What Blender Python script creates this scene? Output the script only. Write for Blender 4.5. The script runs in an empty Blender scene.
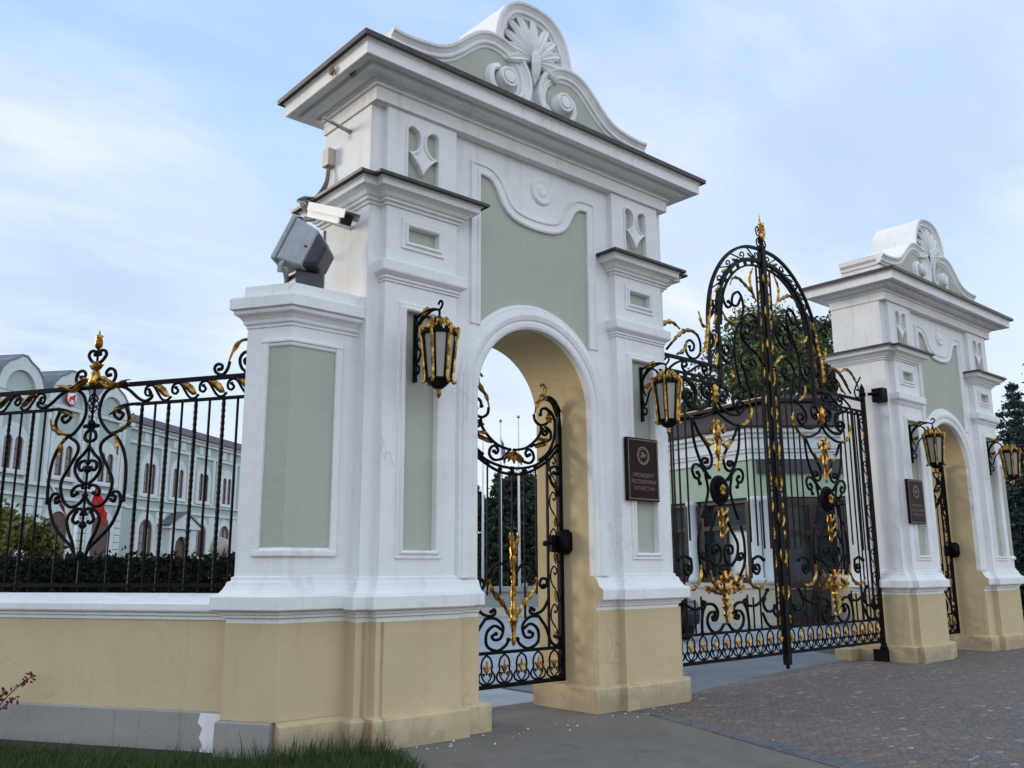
import bpy, bmesh, math, random
from mathutils import Vector, Matrix
from mathutils.geometry import tessellate_polygon
random.seed(7)
SC = bpy.context.scene
COL = SC.collection
R = math.radians
GATE_LOW=[
 ('s',[(1.484,3.924),(1.4,3.82),(1.28,3.756),(1.031,3.686),(0.801,3.699)]),
 ('s',[(1.416,3.99),(1.33,3.904),(1.114,3.831),(0.885,3.852),(0.743,3.96),(0.768,4.036),(0.883,4.043),(0.938,3.987),(0.874,3.965)]),
 ('s',[(0.883,3.876),(1.005,3.96),(1.001,4.078),(0.887,4.18),(0.75,4.227)]),
 ('s',[(1.405,4.125),(1.335,4.202),(1.223,4.216),(1.167,4.136),(1.223,4.042),(1.32,4.011),(1.348,4.055),(1.298,4.09)]),
 ('s',[(0.954,3.644),(1.084,3.458),(1.258,3.291),(1.344,3.134),(1.299,3.006),(1.192,2.976),(1.107,3.038),(1.132,3.112),(1.227,3.115),(1.247,3.066),(1.191,3.061)]),
 ('s',[(0.903,3.668),(0.951,3.336),(1.091,3.039),(1.266,2.85)]),
 ('s',[(1.165,2.921),(1.063,3.003),(0.933,3.012),(0.875,2.94),(0.917,2.842),(1,2.819),(1.037,2.864),(0.992,2.904)]),
 ('s',[(1,2.819),(1.039,2.751)]),
 ('s',[(1.167,2.903),(1.219,2.676),(1.145,2.457),(1.066,2.297)]),
 ('s',[(1.387,2.364),(1.268,2.149),(1.128,1.969),(1.107,1.86),(1.151,1.733),(1.268,1.633),(1.389,1.651),(1.441,1.749),(1.432,1.857),(1.351,1.911),(1.246,1.877),(1.254,1.795),(1.347,1.786),(1.352,1.83)]),
 ('s',[(1.012,2.192),(0.95,2.009),(0.938,1.807),(0.972,1.624),(1.081,1.48)]),
 ('s',[(1.153,1.705),(1.076,1.696),(0.992,1.742),(1.02,1.788),(1.1,1.769),(1.083,1.724)]),
 ('s',[(1.498,1.625),(1.378,1.607),(1.285,1.624)]),
 ('s',[(1.474,1.554),(1.397,1.562),(1.385,1.527),(1.448,1.501)]),
 ('s',[(0.754,1.715),(0.761,1.55),(0.663,1.494),(0.591,1.558),(0.617,1.623),(0.7,1.614),(0.688,1.568)]),
 ('s',[(0.745,1.706),(0.603,1.749),(0.476,1.698)]),
 ('s',[(1.038,1.116),(0.957,1.141),(0.977,1.097),(1.055,1.099),(0.918,1.047),(0.743,1.045),(0.554,1.13),(0.424,1.256)]),
 ('s',[(1.055,1.099),(1.212,1.085),(1.306,0.992),(1.276,0.894),(1.201,0.874),(1.172,0.917),(1.227,0.927)]),
 ('s',[(1.054,1.108),(0.971,0.998),(0.938,0.854),(0.936,0.712)]),
 ('s',[(1.435,0.813),(1.337,0.731),(1.216,0.711),(1.102,0.773),(1.06,0.886),(1.129,0.977),(1.237,0.98)]),
 ('s',[(0.576,0.931),(0.477,0.781),(0.35,0.721),(0.165,0.722)]),
 ('s',[(0.486,1.147),(0.546,1.057),(0.458,0.954),(0.307,0.958),(0.249,1.021)]),
 ('s',[(0.25,1.011),(0.278,0.92),(0.182,0.87),(0.106,0.932)]),
 ('g',[(0.918,3.681),(0.767,3.712),(0.622,3.825),(0.569,3.95),(0.615,4.064)]),
 ('g',[(0.956,1.624),(0.941,1.46),(0.795,1.322),(0.584,1.309),(0.441,1.409)]),
 ('g',[(1.168,1.543),(1.229,1.392),(1.38,1.252),(1.478,1.167)]),
 ('g',[(1.383,1.217),(1.225,1.267),(1.034,1.317),(1.121,1.229)]),
 ('g',[(1.419,3.598),(1.331,3.531),(1.277,3.612)]),
 ('g',[(1.43,3.465),(1.346,3.359),(1.255,3.32),(1.15,3.433),(1.228,3.455)]),
]
GATE_TOWER=[
 ('s',[(1.146,5.762),(1.125,5.597),(1.033,5.508),(0.928,5.565),(1.002,5.607)]),
 ('s',[(0.666,5.73),(0.774,5.586),(0.903,5.584),(0.876,5.731),(0.729,5.813),(0.634,5.722),(0.613,5.554),(0.702,5.367)]),
 ('s',[(0.702,5.367),(0.836,5.174),(0.915,4.909),(0.892,4.581),(0.803,4.319),(0.686,4.246)]),
 ('s',[(0.707,5.309),(0.576,5.447),(0.403,5.513),(0.252,5.434),(0.285,5.254),(0.444,5.113),(0.611,5.093),(0.718,5.194),(0.612,5.326),(0.473,5.293),(0.509,5.173),(0.602,5.186)]),
 ('s',[(0.711,5.266),(0.704,5.098),(0.529,4.971),(0.302,4.865),(0.133,4.719)]),
 ('s',[(0.441,4.674),(0.518,4.705),(0.479,4.767),(0.385,4.753),(0.381,4.655),(0.592,4.582),(0.75,4.629),(0.724,4.8),(0.523,4.944)]),
 ('s',[(0.723,4.661),(0.652,4.449),(0.559,4.212)]),
 ('s',[(1.231,4.79),(1.216,4.866),(1.111,4.891),(1.06,4.817),(1.138,4.736),(1.188,4.778)]),
 ('s',[(1.237,4.721),(1.148,4.631),(1.01,4.674),(0.93,4.851)]),
 ('s',[(0.44,5.385),(0.314,5.437),(0.274,5.357),(0.376,5.305)]),
 ('g',[(1.199,5.415),(1.089,5.291),(0.895,5.275),(0.702,5.367)]),
 ('g',[(0.808,4.263),(0.95,4.34),(1.016,4.454),(1.032,4.534)]),
 ('g',[(0.507,4.961),(0.344,4.915),(0.188,4.797),(0.103,4.68)]),
 ('g',[(0.258,5.748),(0.359,5.864),(0.511,5.95),(0.723,6.041),(0.882,5.997),(0.954,5.877)]),
 ('g',[(0.314,5.835),(0.388,5.956),(0.397,6.13),(0.297,6.309)]),
 ('g',[(1.639,4.675),(1.587,5.019),(1.51,5.374),(1.433,5.703)]),
 ('g',[(1.576,5.086),(1.722,5.114),(1.792,5.304)]),
 ('g',[(1.447,4.824),(1.396,4.913),(1.364,5.027)]),
 ('s',[(1.514,4.786),(1.44,4.906),(1.483,5.007),(1.543,4.965),(1.502,4.936)]),
 ('s',[(1.496,5.277),(1.396,5.433),(1.431,5.537),(1.486,5.499),(1.454,5.463)]),
]
GATE_WING=[
 ('s',[(2.553,4.604),(2.403,4.74),(2.22,4.893),(2.009,4.967),(1.832,4.93),(1.766,4.806),(1.793,4.648),(1.92,4.562),(2.052,4.579),(2.119,4.673),(2.097,4.771),(2.005,4.825),(1.919,4.772),(1.94,4.692),(2.007,4.672),(2.027,4.726)]),
 ('g',[(2.448,4.714),(2.312,4.83),(2.159,4.932),(1.979,4.973),(1.817,4.933)]),
 ('g',[(2.344,4.563),(2.195,4.633),(2.113,4.75),(2.044,4.809)]),
 ('g',[(1.793,4.648),(1.677,4.762),(1.634,4.925),(1.64,5.041)]),
 ('s',[(2.5,4.345),(2.367,4.429),(2.22,4.479),(2.22,4.395),(2.142,4.34),(2.054,4.353),(1.868,4.455),(1.745,4.482),(1.745,4.406),(1.649,4.347),(1.552,4.404),(1.547,4.473)]),
 ('s',[(2.215,4.461),(2.146,4.49),(2.105,4.449),(2.152,4.414)]),
 ('s',[(1.741,4.46),(1.669,4.484),(1.632,4.451),(1.684,4.415)]),
 ('s',[(2.123,4.203),(1.978,4.175),(1.922,4.061),(1.967,3.925),(2.088,3.883),(2.169,3.956),(2.135,4.034),(2.041,4.037),(2.036,3.991),(2.096,3.974)]),
 ('s',[(2.171,3.937),(2.091,3.836),(1.887,3.813),(1.702,3.881),(1.6,4.006),(1.563,4.087)]),
 ('s',[(1.538,4.204),(1.66,4.208),(1.758,4.119),(1.743,4.045),(1.659,4.037),(1.623,4.098)]),
 ('g',[(1.463,4.176),(1.471,4.079),(1.482,3.944)]),
]
FENCE_ORN=[
 ('s',[(1.841,3.396),(1.806,3.342),(1.879,3.302),(1.975,3.339),(2.126,3.449),(2.287,3.478),(2.406,3.406),(2.454,3.249),(2.425,3.129),(2.317,3.005),(2.252,2.983)]),
 ('s',[(1.954,3.28),(2.124,3.275),(2.246,3.237),(2.255,3.172),(2.188,3.129),(2.146,3.179),(2.196,3.208)]),
 ('s',[(2.124,3.275),(2.07,3.135),(2.116,3.034),(2.252,2.989)]),
 ('s',[(2.264,2.973),(2.375,2.905),(2.394,2.808),(2.288,2.635),(2.214,2.488),(2.255,2.323),(2.348,2.243),(2.452,2.257),(2.552,2.355)]),
 ('s',[(2.224,2.308),(2.174,2.283),(2.166,2.338),(2.219,2.347),(2.174,2.382),(2.114,2.36),(2.094,2.257),(2.179,2.056),(2.318,1.918),(2.424,1.826),(2.49,1.718)]),
 ('s',[(2.483,2.093),(2.451,2.069),(2.407,2.108),(2.445,2.187)]),
 ('s',[(2.578,2.151),(2.525,2.208),(2.418,2.21),(2.336,2.122),(2.365,1.997),(2.43,1.873),(2.472,1.734)]),
 ('s',[(2.55,2.87),(2.465,2.775),(2.396,2.711),(2.381,2.614),(2.431,2.532),(2.506,2.474)]),
 ('s',[(2.559,2.682),(2.502,2.71),(2.441,2.695),(2.428,2.64),(2.462,2.611),(2.502,2.637)]),
 ('s',[(2.507,2.42),(2.482,2.455),(2.414,2.447),(2.365,2.398),(2.382,2.35),(2.436,2.376)]),
 ('s',[(2.536,3.73),(2.467,3.779),(2.427,3.838),(2.45,3.882),(2.502,3.883),(2.511,3.845)]),
 ('s',[(2.304,3.536),(2.283,3.596),(2.307,3.659),(2.364,3.679),(2.406,3.643),(2.387,3.603),(2.357,3.609)]),
 ('s',[(2.517,2.912),(2.469,2.946),(2.483,3.008),(2.523,3.035),(2.483,3.082),(2.46,3.075)]),
 ('g',[(2.484,3.503),(2.379,3.503),(2.29,3.509),(2.216,3.517)]),
 ('g',[(2.252,2.989),(2.116,3.034),(2.03,3.107),(2.007,3.184)]),
 ('g',[(2.218,2.961),(2.176,2.855),(2.165,2.752)]),
 ('g',[(2.107,3.255),(2.229,3.223),(2.319,3.175)]),
 ('s',[(2.252,2.983),(2.172,2.907),(2.105,2.801),(2.062,2.645),(2.051,2.442),(2.06,2.291)]),
 ('x',[(2.545,4.096),(2.529,3.985),(2.543,3.898),(2.539,3.746),(2.548,3.584),(2.56,3.402),(2.539,2.924),(2.498,2.1),(2.482,1.729)]),
]
FENCE_END=[
 ('g',[(0.683,3.857),(0.746,3.854),(0.807,3.819),(0.857,3.742),(0.896,3.648)]),
 ('s',[(0.896,3.648),(0.918,3.57),(0.969,3.517),(1.043,3.538),(1.071,3.589),(1.041,3.627),(0.985,3.615),(0.986,3.574),(1.015,3.573)]),
 ('s',[(0.685,3.736),(0.746,3.717),(0.779,3.655),(0.755,3.574),(0.698,3.522)]),
 ('s',[(0.689,3.665),(0.724,3.651),(0.713,3.611),(0.685,3.601)]),
 ('s',[(1.005,3.432),(0.979,3.486),(1.065,3.461),(1.121,3.414),(1.073,3.36),(1.026,3.318),(1.053,3.295),(1.112,3.303),(1.267,3.398),(1.376,3.457)]),
 ('s',[(1.447,3.41),(1.496,3.457),(1.536,3.389),(1.47,3.321)]),
 ('g',[(1.035,3.446),(0.944,3.389),(0.876,3.334)]),
 ('x',[(1.511,3.453),(1.124,3.465),(1.053,3.295),(1.468,3.295),(0.692,3.512)]),
]
WICKET=[
 ('g',[(0.458,3.775),(0.502,3.806),(0.539,3.761),(0.489,3.649),(0.4,3.549),(0.356,3.416)]),
 ('s',[(0.356,3.424),(0.376,3.346),(0.462,3.299),(0.571,3.334),(0.621,3.428),(0.574,3.513),(0.486,3.495),(0.464,3.428)]),
 ('s',[(0.53,3.516),(0.629,3.486),(0.694,3.404),(0.703,3.274),(0.677,3.126),(0.586,2.974),(0.455,2.877)]),
 ('s',[(0.472,3.3),(0.46,3.203),(0.373,3.099),(0.223,3),(0.037,2.957)]),
 ('s',[(0.537,3.287),(0.614,3.249),(0.639,3.171),(0.567,3.109),(0.308,3.031)]),
 ('s',[(0.504,3.271),(0.493,3.206),(0.536,3.181),(0.58,3.222),(0.543,3.235)]),
 ('s',[(0.734,3.082),(0.586,2.935),(0.403,2.817),(0.2,2.76),(0.015,2.742)]),
 ('s',[(0.746,3.025),(0.585,2.878),(0.376,2.759),(0.199,2.692),(0.039,2.669)]),
 ('s',[(0.053,2.931),(0.151,2.846),(0.276,2.822),(0.345,2.879),(0.328,2.953),(0.265,2.986),(0.214,2.944),(0.239,2.899),(0.277,2.921)]),
 ('s',[(0.608,2.746),(0.622,2.785),(0.702,2.81),(0.746,2.775),(0.713,2.715),(0.674,2.732)]),
 ('s',[(0.602,2.708),(0.632,2.615),(0.696,2.543),(0.729,2.469)]),
 ('s',[(0.473,1.402),(0.524,1.401),(0.535,1.461),(0.458,1.474),(0.423,1.415),(0.473,1.366),(0.547,1.401)]),
 ('s',[(0.572,1.257),(0.469,1.117),(0.336,1.075),(0.264,1.1),(0.278,1.147),(0.32,1.122)]),
 ('s',[(0.401,1.049),(0.254,1.043),(0.147,0.955),(0.177,0.838),(0.267,0.815),(0.31,0.855),(0.252,0.881)]),
 ('s',[(0.146,0.909),(0.269,0.968),(0.382,0.898),(0.38,0.758),(0.233,0.698),(0.106,0.751),(0.069,0.81)]),
 ('s',[(0.401,1.049),(0.515,0.915),(0.596,0.746),(0.697,0.705),(0.732,0.774),(0.658,0.809)]),
 ('g',[(0.358,1.487),(0.307,1.346),(0.142,1.186),(0.03,1.017)]),
 ('g',[(0.016,2.91),(0.102,2.861),(0.138,2.789)]),
 ('x',[(0.573,2.953),(0.552,1.812),(0.763,2.565)]),
 ('x',[(-0.354,2.773),(-0.178,2.713),(0.007,2.707),(0.187,2.737),(0.377,2.787)]),
 ('x',[(0.009,1.561),(0.006,1.213),(0.002,0.734),(0.791,0.335),(0.004,1.819)]),
]
# ------------------------------------------------------------------ materials
def nmat(name):
    m = bpy.data.materials.new(name); m.use_nodes = True
    nt = m.node_tree; b = nt.nodes['Principled BSDF']
    return m, nt, b
def N(nt, t, **kw):
    n = nt.nodes.new(t)
    for k, v in kw.items():
        if hasattr(n, k) and not isinstance(v, (tuple, list)): setattr(n, k, v)
        else: n.inputs[k.replace('_', ' ')].default_value = v
    return n
def ramp(nt, src, stops):
    r = nt.nodes.new('ShaderNodeValToRGB'); e = r.color_ramp.elements
    while len(e) < len(stops): e.new(0.5)
    for i, (p, c) in enumerate(stops):
        e[i].position = p; e[i].color = (c[0], c[1], c[2], 1) if isinstance(c, (tuple, list)) else (c, c, c, 1)
    nt.links.new(src, r.inputs[0]); return r.outputs[0]
def coords(nt, scale=(1, 1, 1), rot=(0, 0, 0)):
    t = nt.nodes.new('ShaderNodeNewGeometry'); mp = nt.nodes.new('ShaderNodeMapping')
    mp.inputs['Scale'].default_value = scale; mp.inputs['Rotation'].default_value = rot
    nt.links.new(t.outputs['Position'], mp.inputs[0]); return mp.outputs[0]
def noise(nt, vec, scale, detail=6, rough=.6):
    n = nt.nodes.new('ShaderNodeTexNoise'); n.inputs['Scale'].default_value = scale
    n.inputs['Detail'].default_value = detail; n.inputs['Roughness'].default_value = rough
    nt.links.new(vec, n.inputs['Vector']); return n.outputs['Fac']
def mixc(nt, fac, a, b, mode='MIX'):
    m = nt.nodes.new('ShaderNodeMix'); m.data_type = 'RGBA'; m.blend_type = mode
    for i, v in ((0, fac), (6, a), (7, b)):
        if hasattr(v, 'links'): nt.links.new(v, m.inputs[i])
        elif i == 0: m.inputs[0].default_value = v
        else: m.inputs[i].default_value = (v[0], v[1], v[2], 1)
    return m.outputs[2]
def bump(nt, b, h, strength=.3, dist=.01, bevel=0):
    bp = nt.nodes.new('ShaderNodeBump'); bp.inputs['Strength'].default_value = strength
    bp.inputs['Distance'].default_value = dist; nt.links.new(h, bp.inputs['Height'])
    if bevel:
        bv = nt.nodes.new('ShaderNodeBevel'); bv.samples = 4; bv.inputs['Radius'].default_value = bevel
        nt.links.new(bv.outputs[0], bp.inputs['Normal'])
    nt.links.new(bp.outputs[0], b.inputs['Normal'])
def plaster(name, col, dirt=(.55, .5, .42), amt=.25, streak=True, rough=.85, splash=False):
    m, nt, b = nmat(name)
    p = coords(nt)
    big = noise(nt, p, 1.3, 6, .6)
    c = mixc(nt, ramp(nt, big, [(.3, 0), (.75, 1)]), tuple(x * .93 for x in col), tuple(min(1, x * 1.05) for x in col))
    if streak:
        ps = coords(nt, (7, 7, .55))
        s = noise(nt, ps, 1.0, 7, .65)
        f = ramp(nt, s, [(.54, 0), (.78, amt)])
        c = mixc(nt, f, c, tuple(a * d for a, d in zip(col, dirt)))
    if splash:   # rising damp and splash dirt near the ground, rust-brown runs in two corners
        sx = nt.nodes.new('ShaderNodeSeparateXYZ'); g0 = nt.nodes.new('ShaderNodeNewGeometry'); nt.links.new(g0.outputs['Position'], sx.inputs[0])
        def mt(op, a, b_):
            q = nt.nodes.new('ShaderNodeMath'); q.operation = op
            for i, v in enumerate((a, b_)):
                if hasattr(v, 'links'): nt.links.new(v, q.inputs[i])
                else: q.inputs[i].default_value = v
            return q.outputs[0]
        e = mt('SUBTRACT', mt('MULTIPLY', noise(nt, p, 4, 7, .72), .62), sx.outputs[2])
        c = mixc(nt, ramp(nt, e, [(.0, 0), (.2, .6)]), c, (.25, .21, .16))
        for x0, w0 in ((.590, .030), (.728, .026)):
            d = mt('ABSOLUTE', mt('SUBTRACT', sx.outputs[0], x0), 0)
            k = mt('MULTIPLY', ramp(nt, d, [(w0 * .4, .75), (w0, 0)]), ramp(nt, noise(nt, coords(nt, (3, 3, 1.5)), 1.6, 5, .6), [(.3, .2), (.6, 1)]))
            k = mt('MULTIPLY', k, mt('LESS_THAN', sx.outputs[1], .16))
            c = mixc(nt, k, c, (.30, .185, .09))
    sp = noise(nt, p, 22, 5, .7)
    c = mixc(nt, ramp(nt, sp, [(.66, 0), (.8, amt * .7)]), c, tuple(a * d for a, d in zip(col, dirt)))
    pa = noise(nt, p, .9, 3, .5); c = mixc(nt, ramp(nt, pa, [(.56, 0), (.575, .35)]), c, tuple(min(1, x * 1.06) for x in col))
    cv_ = nt.nodes.new('ShaderNodeTexVoronoi'); cv_.feature = 'DISTANCE_TO_EDGE'; cv_.inputs['Scale'].default_value = 1.1
    wn = nt.nodes.new('ShaderNodeTexNoise'); wn.inputs['Scale'].default_value = 4.; wn.inputs['Detail'].default_value = 7; nt.links.new(p, wn.inputs['Vector'])
    nt.links.new(mixc(nt, .25, p, wn.outputs['Color']), cv_.inputs['Vector'])
    ck = nt.nodes.new('ShaderNodeMath'); ck.operation = 'MULTIPLY'
    nt.links.new(ramp(nt, cv_.outputs[0], [(0, .4), (.006, 0)]), ck.inputs[0]); nt.links.new(ramp(nt, noise(nt, p, .8, 3, .5), [(.5, 0), (.62, 1)]), ck.inputs[1])
    c = mixc(nt, ck.outputs[0], c, tuple(x * .45 for x in col))
    nt.links.new(c, b.inputs['Base Color'])
    b.inputs['Roughness'].default_value = rough
    b.inputs['Specular IOR Level'].default_value = .25
    fine = noise(nt, p, 60, 4, .6); med = noise(nt, p, 5, 4, .55)
    ad = nt.nodes.new('ShaderNodeMath'); ad.operation = 'MULTIPLY_ADD'; ad.inputs[1].default_value = 5.
    nt.links.new(med, ad.inputs[0]); nt.links.new(fine, ad.inputs[2])
    bump(nt, b, ad.outputs[0], .35, .006, .009)
    return m
def plain(name, col, rough=.5, metal=0, var=.12, scale=6, bmp=0, spec=.5):
    m, nt, b = nmat(name)
    p = coords(nt); n = noise(nt, p, scale, 5, .6)
    c = mixc(nt, ramp(nt, n, [(.3, 0), (.7, 1)]), tuple(x * (1 - var) for x in col), tuple(min(1, x * (1 + var)) for x in col))
    nt.links.new(c, b.inputs['Base Color'])
    b.inputs['Roughness'].default_value = rough; b.inputs['Metallic'].default_value = metal
    b.inputs['Specular IOR Level'].default_value = spec
    if bmp: bump(nt, b, noise(nt, p, scale * 6, 4, .6), bmp, .01)
    return m
M = {}
M['white'] = plaster('white painted plaster', (.76, .76, .765), (.55, .50, .43), .42)
M['yellow'] = plaster('ochre painted plaster', (.56, .445, .27), (.68, .58, .5), .32, True, .85, True)
M['green'] = plaster('grey green painted plaster', (.42, .43, .37), (.7, .7, .7), .15)
M['socle'] = plaster('grey concrete socle', (.30, .285, .27), (.42, .38, .35), .75, True)
M['roof'] = plain('brown black roof metal', (.045, .035, .035), .45, .4, .35, 9, .2)
M['iron'] = plain('black painted iron', (.004, .004, .0055), .5, .0, .4, 20, .15, .09)
def goldmat():
    m, nt, b = nmat('gilded metal'); p = coords(nt)
    n = noise(nt, p, 14, 5, .65)
    c = mixc(nt, ramp(nt, n, [(.42, 0), (.72, 1)]), (.16, .075, .02), (.92, .56, .13))
    nt.links.new(c, b.inputs['Base Color']); b.inputs['Metallic'].default_value = 1
    b.inputs['Roughness'].default_value = .3
    bump(nt, b, noise(nt, p, 40, 4, .6), .6, .012)
    return m
M['gold'] = goldmat()
M['lampglass'] = plain('frosted lamp glass', (.27, .255, .22), .25, 0, .08, 8, 0, .6)
M['plaque'] = plain('dark maroon plaque', (.016, .004, .007), .5, 0, .3, 8, 0, .1)
M['plaqueletter'] = plain('worn bronze lettering', (.17, .12, .085), .5, .3, .3, 30)
M['greymetal'] = plain('grey painted metal', (.33, .35, .38), .42, .3, .15, 10)
M['darkmetal'] = plain('dark grey metal', (.045, .048, .06), .45, .3, .2, 10)
M['camwhite'] = plain('white camera housing', (.72, .72, .72), .4, 0, .05)
M['blackplastic'] = plain('black plastic', (.012, .012, .013), .3)
M['box'] = plain('beige junction box', (.5, .47, .36), .6)
M['cable'] = plain('grey cable', (.16, .17, .19), .6)
M['pole'] = plain('white painted pole', (.72, .72, .72), .4)
# palace
M['pal_green'] = plaster('pale green facade', (.39, .46, .435), (.75, .75, .75), .15, False)
M['pal_white'] = plaster('palace white trim', (.62, .65, .66), (.75, .75, .75), .15, False)
M['pal_roof'] = plain('dark red roof tin', (.06, .032, .03), .7, .0, .2, 1)
M['pal_grey'] = plain('grey roof tin', (.15, .16, .18), .45, .4, .2, 1)
M['winglass'] = plain('dark window glass', (.03, .035, .04), .08, 0, .4, 2, 0, .8)
M['curtain'] = plain('brown red window frame', (.085, .035, .03), .5)
M['gh_green'] = plaster('sage green frieze', (.36, .45, .33), (.8, .8, .8), .1, False)
M['gh_roof'] = plain('brown maroon roof', (.034, .017, .016), .7, .0, .25, 3, 0, .2)
M['gh_wood'] = plain('dark maroon joinery', (.03, .012, .012), .35)
M['stone'] = plaster('grey parapet stone', (.30, .31, .30), (.5, .5, .5), .3, False)
M['cream'] = plaster('cream wall', (.55, .50, .42), (.7, .7, .7), .2)
M['red'] = plain('red cloth', (.55, .02, .02), .8); M['blue'] = plain('blue cloth', (.02, .03, .18), .8); M['wcloth'] = plain('white cloth', (.7, .7, .7), .8)
M['paper'] = plain('white notice paper', (.75, .75, .75), .5, 0, .03); M['bluepaper'] = plain('blue printed border', (.05, .09, .22), .5)
M['carpaint'] = plain('dark blue car paint', (.02, .03, .06), .2, .3, .1, 3, 0, .7)
M['rubber'] = plain('black rubber', (.012, .012, .012), .8)
def leafmat(name, a, b2, rough=.6):
    m, nt, b = nmat(name)
    oi = coords(nt); n = noise(nt, oi, 1.7, 4, .7); n2 = noise(nt, oi, 17, 3, .7)
    c = mixc(nt, ramp(nt, n, [(.3, 0), (.7, 1)]), a, b2)
    c = mixc(nt, ramp(nt, n2, [(.35, 0), (.75, .6)]), c, tuple(x * 1.5 for x in b2))
    nt.links.new(c, b.inputs['Base Color']); b.inputs['Roughness'].default_value = rough
    b.inputs['Specular IOR Level'].default_value = .3
    return m
M['leaf_dark'] = leafmat('dark needle foliage', (.012, .022, .014), (.03, .05, .03))
M['leaf_mid'] = leafmat('green leaf foliage', (.035, .055, .018), (.085, .12, .042))
M['leaf_blue'] = leafmat('blue spruce foliage', (.020, .034, .032), (.05, .072, .066))
M['leaf_yel'] = leafmat('yellow green shrub foliage', (.06, .065, .012), (.13, .12, .025))
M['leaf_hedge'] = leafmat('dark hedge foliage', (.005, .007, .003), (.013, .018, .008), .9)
M['leaf_red'] = leafmat('dark red leaves', (.05, .008, .008), (.13, .02, .018))
M['grass'] = leafmat('lawn blades', (.018, .032, .007), (.042, .066, .016), .85)
M['bark'] = plain('bark', (.05, .04, .03), .9, 0, .3, 8, .5)
def asphaltmat():
    m, nt, b = nmat('worn asphalt'); p = coords(nt)
    n = noise(nt, p, 1.1, 6, .65); f = noise(nt, p, 90, 3, .7); s = noise(nt, p, 33, 4, .6)
    c = mixc(nt, ramp(nt, n, [(.3, 0), (.7, 1)]), (.105, .084, .070), (.160, .133, .112))
    c = mixc(nt, ramp(nt, f, [(.35, 0), (.7, .6)]), c, (.25, .225, .2))
    cr = nt.nodes.new('ShaderNodeTexVoronoi'); cr.feature = 'DISTANCE_TO_EDGE'; cr.inputs['Scale'].default_value = .9
    wv = nt.nodes.new('ShaderNodeTexNoise'); wv.inputs['Scale'].default_value = 3.; wv.inputs['Detail'].default_value = 6; nt.links.new(p, wv.inputs['Vector'])
    nt.links.new(mixc(nt, .22, p, wv.outputs['Color']), cr.inputs['Vector'])
    c = mixc(nt, ramp(nt, cr.outputs[0], [(0, .4), (.008, 0)]), c, (.05, .045, .04))
    pt = noise(nt, p, 2.3, 5, .7); c = mixc(nt, ramp(nt, pt, [(.52, 0), (.68, .45)]), c, (.085, .075, .068))
    c = mixc(nt, ramp(nt, s, [(.69, 0), (.74, .8)]), c, (.36, .34, .31))
    nt.links.new(c, b.inputs['Base Color']); b.inputs['Roughness'].default_value = .9
    bump(nt, b, f, .6, .008); return m
M['asphalt'] = asphaltmat()
def cobblemat(name, sc, cols, gap, mort, angle=0, sq=(1, 1, 1)):
    m, nt, b = nmat(name); p = coords(nt, sq, (0, 0, angle))
    dn = nt.nodes.new('ShaderNodeTexNoise'); dn.inputs['Scale'].default_value = 2.; nt.links.new(p, dn.inputs['Vector'])
    pv = mixc(nt, .05, p, dn.outputs['Color'])
    v = nt.nodes.new('ShaderNodeTexVoronoi'); v.inputs['Scale'].default_value = sc; v.inputs['Randomness'].default_value = .75
    nt.links.new(pv, v.inputs['Vector'])
    e = nt.nodes.new('ShaderNodeTexVoronoi'); e.feature = 'DISTANCE_TO_EDGE'; e.inputs['Scale'].default_value = sc; e.inputs['Randomness'].default_value = .75
    nt.links.new(pv, e.inputs['Vector'])
    sep = nt.nodes.new('ShaderNodeSeparateColor'); nt.links.new(v.outputs['Color'], sep.inputs[0])
    c = ramp(nt, sep.outputs[0], cols)
    c = mixc(nt, ramp(nt, noise(nt, p, 25, 5, .7), [(.35, 0), (.8, .5)]), c, (.05, .05, .05))
    g = ramp(nt, e.outputs[0], [(0, 0), (gap, 1)])
    c = mixc(nt, g, mort, c)
    big = ramp(nt, noise(nt, p, .8, 6, .65), [(.35, .0), (.7, .5)])
    c = mixc(nt, big, c, (.155, .12, .10))
    c = mixc(nt, ramp(nt, noise(nt, p, 3.2, 6, .7), [(.5, 0), (.68, .6)]), c, (.25, .145, .11))
    c = mixc(nt, ramp(nt, noise(nt, p, 7, 5, .75), [(.6, 0), (.7, .5)]), c, (.24, .21, .19))
    nt.links.new(c, b.inputs['Base Color']); b.inputs['Roughness'].default_value = .75
    bump(nt, b, g, .8, .02); return m
M['cobble'] = cobblemat('granite setts', 9, [(0, (.15, .092, .078)), (.25, (.11, .10, .10)), (.45, (.23, .125, .095)), (.65, (.14, .122, .115)), (.9, (.185, .16, .145)), (.97, (.25, .205, .18)), (1, (.48, .40, .35))], .05, (.095, .082, .076), .62, (1, 2.1, 1))
M['drain'] = cobblemat('grey blue edging stones', 4, [(0, (.085, .105, .13)), (.5, (.115, .13, .15)), (1, (.095, .11, .135))], .03, (.06, .06, .06), .35, (1, 2, 1))
M['apron'] = plain('smooth grey concrete', (.155, .165, .185), .8, 0, .2, 1.5, .2)
M['yard'] = plain('pale courtyard paving', (.34, .35, .37), .8, 0, .15, 1.2, .2)
M['soil'] = plain('trodden soil', (.06, .055, .04), .95, 0, .3, 3, .5)
M['lawn'] = plain('lawn ground', (.010, .016, .006), .95, 0, .35, 6, .6)

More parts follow.
